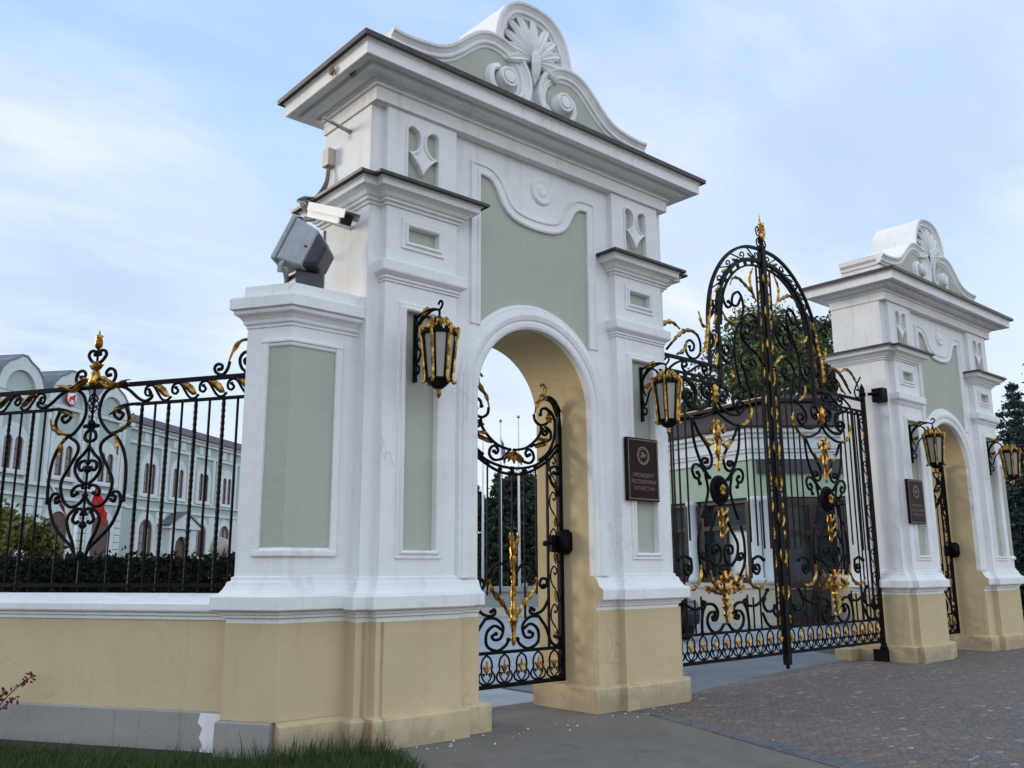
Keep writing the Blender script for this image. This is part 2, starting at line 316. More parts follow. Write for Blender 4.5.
# ------------------------------------------------------------------ mesh builder
class MB:
    def __init__(s): s.v = []; s.f = []; s.m = []; s.sm = []
    def add(s, vs, fs, m=0, smooth=False):
        o = len(s.v); s.v += [tuple(v) for v in vs]
        for f in fs: s.f.append([i + o for i in f]); s.m.append(m); s.sm.append(smooth)
        return s
    def box(s, x0, x1, y0, y1, z0, z1, m=0, mp=None):
        vs = [(x, y, z) for x in (x0, x1) for y in (y0, y1) for z in (z0, z1)]
        if mp: vs = [mp(*v) for v in vs]
        return s.add(vs, [(0, 1, 3, 2), (4, 6, 7, 5), (0, 4, 5, 1), (2, 3, 7, 6), (0, 2, 6, 4), (1, 5, 7, 3)], m)
    def plate(s, outer, holes, w0, w1, mp, m=0, msides=None, smooth_sides=False):
        loops = [outer] + list(holes)
        flat = [p for l in loops for p in l]
        tris = tessellate_polygon([[Vector((p[0], p[1], 0)) for p in l] for l in loops])
        n = len(flat)
        vs = [mp(a, b, w0) for a, b in flat] + [mp(a, b, w1) for a, b in flat]
        s.add(vs, [tuple(t) for t in tris], m)
        o = len(s.v) - 2 * n
        for t in tris: s.f.append([o + n + i for i in t]); s.m.append(m); s.sm.append(False)
        k = 0
        for li, l in enumerate(loops):
            for i in range(len(l)):
                j = (i + 1) % len(l)
                s.f.append([o + k + i, o + k + j, o + n + k + j, o + n + k + i])
                s.m.append(m if msides is None else (msides(li, l[i], l[j]) if callable(msides) else msides)); s.sm.append(smooth_sides)
            k += len(l)
        return s
    def sweep(s, path, prof, mp, closed=False, m=0, capm=None, smooth=False, flip=1, capends=True):
        n = len(path); P = [Vector(p) for p in path]; ring = []
        def nor(a, b): d = (b - a).normalized(); return Vector((d.y, -d.x)) * flip
        for i in range(n):
            if closed or 0 < i < n - 1: n1 = nor(P[i - 1], P[i]); n2 = nor(P[i], P[(i + 1) % n]); q = max(.25, 1 + n1.dot(n2)); mm = (n1 + n2) / q
            elif i == 0: mm = nor(P[0], P[1])
            else: mm = nor(P[-2], P[-1])
            ring.append([mp(*(P[i] + mm * o), w) for o, w in prof])
        k = len(prof); vs = [v for r in ring for v in r]; fs = []
        for i in range(n if closed else n - 1):
            j = (i + 1) % n
            for a in range(k): b = (a + 1) % k; fs.append((i * k + a, i * k + b, j * k + b, j * k + a))
        s.add(vs, fs, m, smooth)
        if not closed and capends:
            o = len(s.v) - len(vs); cm = m if capm is None else capm
            tr = tessellate_polygon([[Vector((p[0], p[1], 0)) for p in prof]])
            for t in tr:
                for base in (0, (n - 1) * k): s.f.append([o + base + i for i in t]); s.m.append(cm); s.sm.append(False)
        return s
    def tube(s, pts, r, sides=6, m=0, smooth=True, closed=False, flat=None):
        P = [Vector(p) for p in pts]; n = len(P)
        rr = r if isinstance(r, (list, tuple)) else [r] * n
        ref = Vector((0, 0, 1))
        T0 = (P[1] - P[0]).normalized()
        if abs(T0.dot(ref)) > .9: ref = Vector((1, 0, 0))
        vs = []; up = None
        for i in range(n):
            T = (P[min(i + 1, n - 1)] - P[max(i - 1, 0)]) if not closed else (P[(i + 1) % n] - P[i - 1])
            if T.length < 1e-9: T = T0
            T = T.normalized()
            if flat is not None: up = Vector(flat); U = up
            else:
                if up is None: up = ref
                U = (up - T * up.dot(T)); U = U.normalized() if U.length > 1e-6 else ref; up = U
            V = T.cross(U).normalized()
            if flat is None: U = V.cross(T)
            for k in range(sides):
                a = 2 * math.pi * (k + .5) / sides; vs.append(P[i] + (U * math.cos(a) + V * math.sin(a)) * rr[i])
        fs = []
        for i in range(n if closed else n - 1):
            j = (i + 1) % n
            for k in range(sides): l = (k + 1) % sides; fs.append((i * sides + k, i * sides + l, j * sides + l, j * sides + k))
        if not closed: fs += [tuple(range(sides)), tuple(range((n - 1) * sides, n * sides))]
        return s.add(vs, fs, m, smooth)
    def lathe(s, prof, c=(0, 0, 0), n=16, m=0, smooth=True, mp=None):
        vs = []
        for r, z in prof:
            for k in range(n):
                a = 2 * math.pi * k / n; v = (c[0] + r * math.cos(a), c[1] + r * math.sin(a), c[2] + z); vs.append(mp(*v) if mp else v)
        fs = []
        for i in range(len(prof) - 1):
            for k in range(n): l = (k + 1) % n; fs.append((i * n + k, i * n + l, (i + 1) * n + l, (i + 1) * n + k))
        fs += [tuple(range(n)), tuple(range((len(prof) - 1) * n, len(prof) * n))]
        return s.add(vs, fs, m, smooth)
    def leaf(s, pts, w, th, fwd, m=0, saw=.35, lobes=5):
        P = [Vector(p) for p in pts]; n = len(P); F = Vector(fwd).normalized(); vs = []
        for i in range(n):
            t = i / (n - 1); T = (P[min(i + 1, n - 1)] - P[max(i - 1, 0)]).normalized(); S = T.cross(F)
            sw = .5 + .5 * math.cos(t * lobes * 6.283)
            ww = w * (max(0.02, math.sin(math.pi * min(1, t * .92 + .08))) ** .7) * (1 - saw + saw * 1.6 * sw)
            vs += [P[i] + S * ww, P[i] + F * (th * (.5 + ww / max(w, 1e-6))), P[i] - S * ww, P[i] - F * th * .6]
        fs = []
        for i in range(n - 1):
            for k in range(4): l = (k + 1) % 4; fs.append((i * 4 + k, i * 4 + l, i * 4 + 4 + l, i * 4 + 4 + k))
        fs += [(0, 1, 2, 3), tuple(range(4 * n - 4, 4 * n))]
        return s.add(vs, fs, m)
    def build(s, name, mats, parent=None, bev=0, recalc=True):
        me = bpy.data.meshes.new(name); me.from_pydata(s.v, [], s.f)
        mats = mats if isinstance(mats, (list, tuple)) else [mats]
        for k in mats: me.materials.append(M[k])
        me.polygons.foreach_set('material_index', s.m); me.polygons.foreach_set('use_smooth', s.sm)
        if recalc:
            bm = bmesh.new(); bm.from_mesh(me); bmesh.ops.recalc_face_normals(bm, faces=bm.faces); bm.to_mesh(me); bm.free()
        me.update()
        o = bpy.data.objects.new(name, me); COL.objects.link(o)
        if parent: o.parent = parent
        return o
def tag(o, label=None, cat=None, group=None, kind=None):
    for k, v in (('label', label), ('category', cat), ('group', group), ('kind', kind)):
        if v: o[k] = v
    return o
def empty(name, loc, label, cat, group=None, rz=0):
    o = bpy.data.objects.new(name, None); COL.objects.link(o); o.location = loc; o.rotation_euler = (0, 0, rz)
    o.empty_display_size = .2
    return tag(o, label, cat, group)
def copy_tree(o, parent=None):
    c = o.copy(); COL.objects.link(c)
    if parent: c.parent = parent
    for ch in list(o.children): copy_tree(ch, c)
    return c
def smooth_path(pts, k=6):
    if len(pts) < 3: return [tuple(p) for p in pts]
    P = [Vector(p) for p in pts]; P = [P[0] * 2 - P[1]] + P + [P[-1] * 2 - P[-2]]; out = []
    for i in range(1, len(P) - 2):
        a, b, c, d = P[i - 1:i + 3]
        for j in range(k):
            t = j / k
            out.append(.5 * ((2 * b) + (c - a) * t + (2 * a - 5 * b + 4 * c - d) * t * t + (3 * b - a - 3 * c + d) * t ** 3))
    out.append(P[-2]); return [tuple(p) for p in out]
XYZ = lambda a, b, w: (a, b, w)          # plan path, w = height
XZ = lambda a, b, w: (a, w, b)           # elevation path, w = depth (y)
def arc(cx, cz, r, a0, a1, n): return [(cx + r * math.cos(R(a0 + (a1 - a0) * i / n)), cz + r * math.sin(R(a0 + (a1 - a0) * i / n))) for i in range(n + 1)]

# ------------------------------------------------------------------ gate pier (local: x across, y depth, z up)
HW = 2.31; PX = 1.705; PHW = .45; AC = -.025; AR = .88; AZ = 3.42; BY = .10; YB = 1.05
def rect(x0, x1, z0, z1): return [(x0, z0), (x1, z0), (x1, z1), (x0, z1)]
PLINTH = [(-.02, 1.112), (.035, 1.112), (.035, 1.155), (.06, 1.162), (.06, 1.185), (.075, 1.19), (.075, 1.215), (.13, 1.222), (.145, 1.235), (.145, 1.345), (.13, 1.362), (.10, 1.368), (.075, 1.40), (.055, 1.44), (.045, 1.475), (.02, 1.485), (.02, 1.515), (0, 1.525), (-.02, 1.525)]
BASE = [(-.02, .20), (.05, .20), (.05, 1.112), (-.02, 1.112)]
SKIRT = [(-.02, -.05), (.115, -.05), (.115, .25), (.105, .268), (.04, .285), (-.02, .285)]
CORN2 = [(-.02, 5.235), (.02, 5.235), (.02, 5.262), (.05, 5.27), (.05, 5.295), (.075, 5.305), (.10, 5.34), (.135, 5.36), (.175, 5.365), (.18, 5.425), (.20, 5.435), (.20, 5.448), (-.02, 5.448)]
STRING = [(-.02, 4.425), (.015, 4.425), (.015, 4.45), (.03, 4.455), (.03, 4.48), (.045, 4.49), (.075, 4.515), (.08, 4.53), (.08, 4.625), (.07, 4.635), (-.02, 4.65)]
CORN1 = [(-.15, 6.345), (.0, 6.345), (.0, 6.49), (.025, 6.497), (.025, 6.53), (.055, 6.535), (.06, 6.548), (.09, 6.552), (.13, 6.545), (.17, 6.552), (.21, 6.575), (.235, 6.605), (.255, 6.612), (.275, 6.612), (.275, 6.59), (.36, 6.588), (.375, 6.595), (.375, 6.72), (.39, 6.735), (.41, 6.745), (.41, 6.765), (-.15, 6.765)]
CORN1 = [(o if o < .1 else .1 + (o - .1) * .80, z) for o, z in CORN1]
def side_path(sg, full=True):
    p = [(-HW, YB), (-HW, BY), (-PX - PHW, BY), (-PX - PHW, 0), (-PX + PHW, 0), (-PX + PHW, BY)]
    if full: p.append((AC - AR + .003 if sg < 0 else -(AC + AR) + .003, BY))
    return [(-x * sg, y) for x, y in p]
def make_pier(loc, label):
    T = empty('gate_pier', loc, label, 'gate pier', 'gate piers with an arched passage')
    # main wall with the arched opening; front skin carries the recessed green field
    out = [(-HW, 0), (AC - AR, 0)] + arc(AC, AZ, AR, 180, 0, 36) + [(AC + AR, 0), (HW, 0), (HW, 6.36), (-HW, 6.36)]
    def side(li, a, b):
        return 1 if (abs(a[0]) < 1.0 and abs(b[0]) < 1.0 and a[1] < 4.5) else 0
    MB().plate(out, [], .125, YB, XZ, 0, side).build('wall', ['white', 'yellow'], T)
    # green field above the arch
    MB().plate([(-.9, 6.1), (-.9, 4.1)] + [(AC + x, z) for x, z in arc(0, AZ, 1.05, 142, 38, 16)] + [(.9, 4.1), (.9, 6.1)], [], .115, .1252, XZ).build('panel', 'green', T)
    hl = [(.865, 5.985), (.79, 5.985), (.72, 5.97), (.66, 5.925), (.61, 5.86), (.57, 5.78), (.525, 5.705), (.46, 5.635), (.37, 5.58), (.26, 5.548), (.13, 5.532), (0, 5.527)]
    top = hl + [(-x, z) for x, z in hl[-2::-1]]
    skin = [(-HW, 1.0), (-HW, 6.36), (HW, 6.36), (HW, 1.0), (AC + AR, 1.0), (AC + AR, AZ), (AC + AR, 3.5), (.865, 3.55)] + top + [(-.865, 3.55), (AC - AR, 3.5), (AC - AR, 1.0)]
    MB().plate(skin, [], BY, .125, XZ, 0).build('facing', 'white', T)
    za = AZ + math.sqrt(1.17 ** 2 - .84 ** 2)
    fp = [(-.865, za - .02)] + [(-x, z) for x, z in hl] + hl[-2::-1] + [(.865, za - .02)]
    prof = [(.004, BY + .018), (.004, BY - .02), (-.018, BY - .03), (-.04, BY - .022), (-.045, BY - .012), (-.10, BY - .012), (-.108, BY - .028), (-.135, BY - .028), (-.14, BY + .005)]
    b = MB(); b.sweep(fp, [(-o, w) for o, w in prof], XZ, m=0, flip=-1); b.build('panel_frame', 'white', T)
    # archivolt running down the jambs
    ap = [(AC - AR, 1.50), (AC - AR, AZ)] + arc(AC, AZ, AR, 180, 0, 48)[1:] + [(AC + AR, 1.50)]
    ar = [(-.004, .16), (-.004, BY - .02), (.02, BY - .035), (.06, BY - .04), (.09, BY - .03), (.10, BY - .045), (.15, BY - .06), (.205, BY - .045), (.22, BY - .03), (.25, BY - .03), (.265, BY - .015), (.285, BY + .01), (.285, .115)]
    lim = [(o, w) for o, w in ar]
    b = MB(); b.sweep(ap, lim, XZ, flip=-1); b.build('archivolt', 'white', T)
    b = MB()
    b.lathe([(.0, .03), (.06, .04), (.075, .02), (.10, .015), (.13, .035), (.16, .03), (.175, 0), (.175, -.03), (0, -.03)], n=28, mp=lambda x, y, z: (x + .09, BY - z, y + 6.04))
    b.build('rosette', 'white', T)
    for sg in (-1, 1):
        q = MB(); pth = side_path(sg)
        q.sweep(pth + [(pth[-1][0], YB - .02)], SKIRT, XYZ, flip=1 if sg < 0 else -1)
        q.sweep(pth, BASE, XYZ, m=0, flip=1 if sg < 0 else -1); q.build('base', ['yellow'], T)
        q = MB(); q.sweep(pth, PLINTH, XYZ, m=0, capm=1, flip=1 if sg < 0 else -1); q.build('plinth', ['white', 'yellow'], T)
        c = PX * sg + (-.005 if sg < 0 else .0)
        # lower pilaster with tall and small recessed panels
        hs = [rect(c - .20, c + .20, 1.765, 4.16), rect(c - .195, c + .195, 4.885, 5.06)]
        pil = MB().plate(rect(c - PHW, c + PHW, 1.4, 5.30), hs, 0, BY + .01, XZ).build('pilaster', 'white', T)
        g = MB(); g.box(c - .21, c + .21, .05, .06, 1.75, 4.17); g.box(c - .205, c + .205, .05, .06, 4.87, 5.07); g.build('panel', 'green', pil)
        fr = [(-.004, .055), (-.004, -.024), (.01, -.036), (.026, -.036), (.038, -.014), (.066, -.02), (.074, -.018), (.078, .006)]
        for x0, x1, z0, z1 in ((c - .20, c + .20, 1.765, 4.16), (c - .195, c + .195, 4.885, 5.06)):
            f = MB(); f.sweep(rect(x0, x1, z0, z1), fr, XZ, closed=True, flip=1); f.build('panel_frame', 'white', pil)
        st = MB(); st.sweep([(-x * sg, y) for x, y in [(-PX - PHW, BY), (-PX - PHW, 0), (-PX + PHW, 0), (-PX + PHW, BY)]], STRING, XYZ, flip=1 if sg < 0 else -1)
        st.build('string_course', 'white', pil)
        # upper pilaster
        h = [(.2, 5.45), (.2, 6.15), (.19, 6.185), (.15, 6.205), (.10, 6.195), (.06, 6.165), (.04, 6.12), (.035, 6.06), (.045, 6.0), (.08, 5.945), (.13, 5.915), (.186, 5.905), (.14, 5.875), (.095, 5.83), (.05, 5.775), (.018, 5.725), (0, 5.69)]
        hp = [(c + x, z) for x, z in h] + [(c - x, z) for x, z in h[-2::-1]]
        up = MB().plate(rect(c - PHW, c + PHW, 5.40, 6.355), [hp], .02, BY + .01, XZ).build('upper_pilaster', 'white', T)
        MB().box(c - .22, c + .22, .075, .085, 5.44, 6.22).build('panel', 'green', up)
        f = MB(); f.sweep(hp[:-1] if False else hp, [(-.004, .08), (-.004, .008), (.008, .0), (.024, .004), (.03, .025)], XZ, closed=True, flip=1); f.build('panel_frame', 'white', up)
        # intermediate cornice
        p2 = [((PX - .5) * sg, YB + .005), (HW * sg, YB + .005)] + side_path(sg, False)[1:]
        fl = 1 if sg < 0 else -1
        k = MB(); k.sweep(p2, CORN2, XYZ, flip=fl); k = k.build('lower_cornice', 'white', T)
        rp = MB(); rp.sweep(p2, [(-.03, 5.452), (.235, 5.447), (.24, 5.435), (.25, 5.438), (.25, 5.47), (-.03, 5.52)], XYZ, flip=fl); rp.build('roof_flashing', 'roof', k)
    cp = [(-HW - .02, YB + .01), (-HW - .02, -.02), (HW + .02, -.02), (HW + .02, YB + .01)]
    k = MB(); k.sweep(cp, CORN1, XYZ, closed=True, flip=1); k = k.build('cornice', 'white', T)
    rf = MB(); rf.sweep(cp, [(-.4, 6.77), (.365, 6.766), (.37, 6.744), (.39, 6.744), (.39, 6.797), (-.4, 6.90)], XYZ, closed=True, flip=1)
    rf.box(-1.95, 1.95, .36, .66, 6.80, 6.895); rf.build('roof_flashing', 'roof', k)
    make_pediment(T)
    return T
def make_pediment(T):
    Y0, Y1 = .10, .92
    rt = [(2.02, 7.25), (1.75, 7.265), (1.52, 7.30), (1.34, 7.37), (1.18, 7.49), (1.04, 7.62), (.90, 7.735), (.76, 7.80), (.62, 7.82), (.585, 7.84), (.575, 7.95), (.54, 8.10), (.48, 8.24), (.39, 8.36), (.27, 8.44), (.14, 8.475), (0, 8.485)]
    out = [(-2.02, 6.72), (2.02, 6.72)] + rt + [(-x, z) for x, z in rt[-2::-1]]
    P = MB().plate(out, [], Y0 + .05, Y1, XZ).build('pediment', 'white', T)
    P.location = (-.035, 0, 6.75 * .045); P.scale = (.985, 1, .955)
    half = smooth_path([(x, z) for x, z in rt[:9]], 4); half = [(p[0], p[1]) for p in half]
    mold = [(.06, Y0 + .10), (.06, Y0 - .06), (.045, Y0 - .075), (.015, Y0 - .07), (0, Y0 - .05), (-.045, Y0 - .02), (-.065, Y0 - .03), (-.085, Y0 - .025), (-.10, Y0 + .0), (-.13, Y0 + .01), (-.145, Y0 + .06)]
    mold_back = [(.06, Y1 + .02)] + mold[1:-1] + [(-.145, Y0 + .04), (-.01, Y0 + .10), (-.01, Y1 + .02)]
    # centre hood
    hood = smooth_path([(.585, 7.845), (.575, 7.95), (.54, 8.10), (.48, 8.24), (.39, 8.36), (.27, 8.44), (.14, 8.475), (0, 8.485)], 3)
    hood = [(p[0], p[1]) for p in hood]; hood = hood + [(-x, z) for x, z in hood[-2::-1]]
    b = MB(); b.sweep(hood, mold_back, XZ, flip=1); b.build('hood_moulding', 'white', P)
    for sg in (-1, 1):
        vol = [(2.10, 7.265)] + half[1:-1] + [(.62, 7.82), (.48, 7.80), (.33, 7.735), (.20, 7.62), (.125, 7.47), (.11, 7.32), (.16, 7.16), (.28, 7.07)]
        vol = smooth_path(vol, 2); vol = [(p[0] * sg, p[1]) for p in vol]
        b = MB(); b.sweep(vol, mold_back if False else mold, XZ, flip=1 if sg > 0 else -1)
        # coping behind the moulding along the shoulder
        sh = [(x * sg, z) for x, z in half[:-2]]
        b.sweep(sh, [(.06, Y0 + .09), (.06, Y1 + .02), (-.02, Y1 + .02), (-.02, Y0 + .09)], XZ, flip=1 if sg > 0 else -1)
        b.build('scroll_moulding', 'white', P)
        ins = [(1.80, 6.80), (1.45, 7.16), (1.25, 7.31), (1.08, 7.47), (.93, 7.60), (.78, 7.67), (.62, 7.68), (.47, 7.66), (.35, 7.58), (.27, 7.45), (.26, 7.30), (.3, 7.1), (.4, 6.8)]
        MB().plate([(x * sg, z) for x, z in ins], [], Y0 + .02, Y0 + .045, XZ).build('panel', 'green', P)
        # inner curl and drum
        curl = [(.18, 7.20), (.30, 7.10), (.46, 7.06), (.62, 7.12), (.70, 7.26), (.68, 7.40), (.58, 7.47)]
        curl = [(p[0] * sg, p[1]) for p in smooth_path(curl, 4)]
        b = MB(); b.sweep(curl, [(.045, Y0 + .05), (.045, Y0 - .05), (.02, Y0 - .07), (-.03, Y0 - .05), (-.05, Y0 + .0), (-.05, Y0 + .05)], XZ, flip=-1 if sg > 0 else 1)
        b.lathe([(.135, -.05), (.135, .10), (.125, .118), (.10, .118), (.095, .10), (.085, .10), (.08, .125), (.0, .128)], n=24, smooth=False, mp=lambda x, y, z, sg=sg: (x + .47 * sg, Y0 - z, y + 7.33))
        b.build('volute', 'white', P)
    MB().plate([(x, z) for x, z in ([(-.5, 7.75), (.5, 7.75), (.46, 8.05), (.36, 8.25), (.22, 8.37), (0, 8.40), (-.22, 8.37), (-.36, 8.25), (-.46, 8.05)])], [], Y0 + .03, Y0 + .048, XZ).build('panel', 'green', P)
    # palmette
    b = MB()
    for k, (a, L) in enumerate(((0, .62), (17, .62), (-17, .62), (34, .60), (-34, .60), (52, .55), (-52, .55), (72, .50), (-72, .50), (94, .44), (-94, .44))):
        ca, sa = math.sin(R(a)), math.cos(R(a)); vs = []; n = 15
        for i in range(n):
            t = i / (n - 1); d = L * (.10 + .90 * t); bend = .07 * t * t * (1 if a > 0 else -1 if a < 0 else 0)
            c = Vector((ca * d + bend * sa, 0, 7.74 + sa * d - bend * ca)); wd = .012 + .082 * math.sin(math.pi * min(1, t * .985)) ** .8 * (.35 + .65 * t) if t < .97 else .012
            y = Y0 - .02 - .05 * math.sin(math.pi * (.15 + .8 * t)) - .004 * (k % 3)
            S = Vector((sa, 0, -ca))
            vs += [tuple(c + S * wd + Vector((0, y + .02, 0))), tuple(c + S * wd * .5 + Vector((0, y - .012, 0))), tuple(c + Vector((0, y + .006, 0))), tuple(c - S * wd * .5 + Vector((0, y - .012, 0))), tuple(c - S * wd + Vector((0, y + .02, 0))), tuple(c + Vector((0, Y0 + .04, 0)))]
        fs = [(i * 6 + q, i * 6 + (q + 1) % 6, i * 6 + 6 + (q + 1) % 6, i * 6 + 6 + q) for i in range(n - 1) for q in range(6)] + [tuple(range(6)), tuple(range(6 * n - 6, 6 * n))]
        b.add(vs, fs, 0, False)
    b.leaf([(0, Y0 - .05, 7.90), (0, Y0 - .07, 7.82), (0, Y0 - .08, 7.7), (0, Y0 - .06, 7.55), (0, Y0 - .03, 7.42)], .085, .05, (0, -1, 0), saw=0, lobes=1)
    b.build('palmette', 'white', P)
    # end cap block
    for sg in (-1, 1):
        q = MB(); q.sweep([(2.02 * sg, Y1), (2.02 * sg, Y0 + .03)], [(-.03, 7.13), (.02, 7.13), (.03, 7.16), (.03, 7.19), (.06, 7.22), (.075, 7.24), (.075, 7.275), (.08, 7.32), (-.2, 7.325)], XYZ, flip=1 if sg < 0 else -1)
        q.build('end_moulding', 'white', P)
PA = make_pier((2.86, 0, 0), 'near tall white plaster gate pier in the foreground with ochre base and arched opening')
PB = copy_tree(PA); PB.location = (13.68, 0, 0)
PB['label'] = 'farther white plaster gate pier on the right, beyond the closed double iron gate'

# ------------------------------------------------------------------ ironwork
def smooth2(l): return [(p[0], p[1]) for p in smooth_path([(a, c, 0) for a, c in l], 4)]
def scroll_tube(b, pts, r, m=0):
    n = len(pts); rr = [r * (1 if i < n - 1 else .9) for i in range(n)]
    b.tube(pts, rr, 6, m)
    b.lathe([(0, -r * 1.5), (r * 1.25, -r * .8), (r * 1.25, r * .8), (0, r * 1.5)], n=8, mp=lambda x, y, z, c=pts[-1]: (c[0] + x, c[1] + z, c[2] + y), m=m)
def fleur(b, c, h, up, side, fwd, m=0):
    c = Vector(c); U = Vector(up); S = Vector(side)
    b.leaf([c + U * (h * t) for t in (0, .15, .3, .5, .7, .85, 1)], h * .13, h * .09, fwd, m, 0, 1)
    for sg in (-1, 1):
        b.leaf([c + U * (h * u) + S * (sg * h * v) for u, v in ((.05, .02), (.25, .10), (.45, .2), (.6, .27), (.55, .34), (.45, .35))], h * .085, h * .07, fwd, m, 0, 1)
    b.leaf([c + S * (h * v) + U * (h * .12) for v in (-.2, -.1, 0, .1, .2)], h * .06, h * .07, fwd, m, 0, 1)
def oval_unit(parent, to3, u, z0, w, h, fwd):
    b = MB()
    oval = [(0, .0), (.40, .10), (.47, .30), (.30, .46), (.33, .62), (.25, .85), (0, 1.0)]
    rt = smooth_path([(x * w, z0 + z * h, 0) for x, z in oval], 3)
    pts = [to3(u + p[0], p[1]) for p in rt] + [to3(u - p[0], p[1]) for p in rt[-2:0:-1]]
    b.tube(pts, .012, 5, closed=True)
    for sg in (-1, 1):
        sc = smooth_path([(u + sg * w * x, z0 + h * z, 0) for x, z in ((0, .02), (.17, .16), (.30, .30), (.24, .38), (.14, .34), (.19, .28))], 3)
        b.tube([to3(p[0], p[1]) for p in sc], .010, 5)
    o = b.build('oval_ring', 'iron', parent)
    g = MB(); e = Vector(to3(u, z0)); U = Vector(to3(u, z0 + 1)) - e; S = Vector(to3(u + 1, z0)) - e
    fleur(g, e + U * (.32 * h), h * .50, U, S, fwd); g.build('gilded_fleur', 'gold', o)
def sstrip(parent, to3, u0, u1, z0, z1, n, fwd, r=.009, gold=True):
    """a narrow border of S scrolls between two stiles, gilded leaf in each"""
    um = (u0 + u1) / 2; w = abs(u1 - u0) * .42; h = (z1 - z0) / n
    for i in range(n):
        z = z0 + i * h; b = MB()
        p = smooth_path([(um + w, z + .02, 0), (um + w * .5, z + .3 * h, 0), (um - w * .75, z + .55 * h, 0), (um - w * .8, z + .82 * h, 0), (um, z + .97 * h, 0), (um + w * .7, z + .86 * h, 0), (um + w * .3, z + .74 * h, 0), (um - w * .1, z + .80 * h, 0)], 3)
        b.tube([to3(q[0], q[1]) for q in p], r, 5); o = b.build('border_scroll', 'iron', parent)
        if gold:
            g = MB(); l = [to3(um + w * x, z + h * t) for x, t in ((.5, .02), (.4, .08), (.3, .16), (.18, .25), (.2, .33), (.1, .42))]
            g.leaf(l, .019, .014, fwd, 0, .3, 2); g.build('gilded_leaf', 'gold', o)
def bar_sq(b, p, q, w, m=0, twist=0):
    b.tube([p, q] if not twist else [Vector(p).lerp(Vector(q), i / 40) for i in range(41)], w * .72, 4, m, smooth=False)
def rail(b, pts, w, d, mp, m=0):
    """flat rail: polyline in (u,z), half height w, half depth d"""
    b.sweep(pts, [(-w, -d), (w, -d), (w, d), (-w, d)], mp, m=m)
def add_paths(parent, paths, to3, fwd, r, mirror=None, gw=.036, scale=1):
    for k, pts in paths:
        vars_ = [pts] + ([[(2 * mirror - u, z) for u, z in pts]] if mirror is not None else [])
        for pp in vars_:
            sp = smooth_path([(u, z, 0) for u, z in pp], 5)
            p3 = [to3(q[0], q[1]) for q in sp]
            b = MB()
            if k == 's': scroll_tube(b, p3, r); b.build('scroll', 'iron', parent)
            else:
                L = sum((Vector(p3[i + 1]) - Vector(p3[i])).length for i in range(len(p3) - 1))
                n = 40; q3 = []
                acc = [0]
                for i in range(len(p3) - 1): acc.append(acc[-1] + (Vector(p3[i + 1]) - Vector(p3[i])).length)
                for i in range(n):
                    t = L * i / (n - 1); j = max(0, min(len(acc) - 2, next((x for x in range(len(acc) - 1) if acc[x + 1] >= t), len(acc) - 2)))
                    f = (t - acc[j]) / max(1e-9, acc[j + 1] - acc[j]); q3.append(Vector(p3[j]).lerp(Vector(p3[j + 1]), f) + Vector(fwd) * .012)
                b.leaf(q3, min(gw, max(.022, L * .085)), .02, fwd, 0, .3, max(2, int(L / .11))); b.build('gilded_leaf', 'gold', parent)

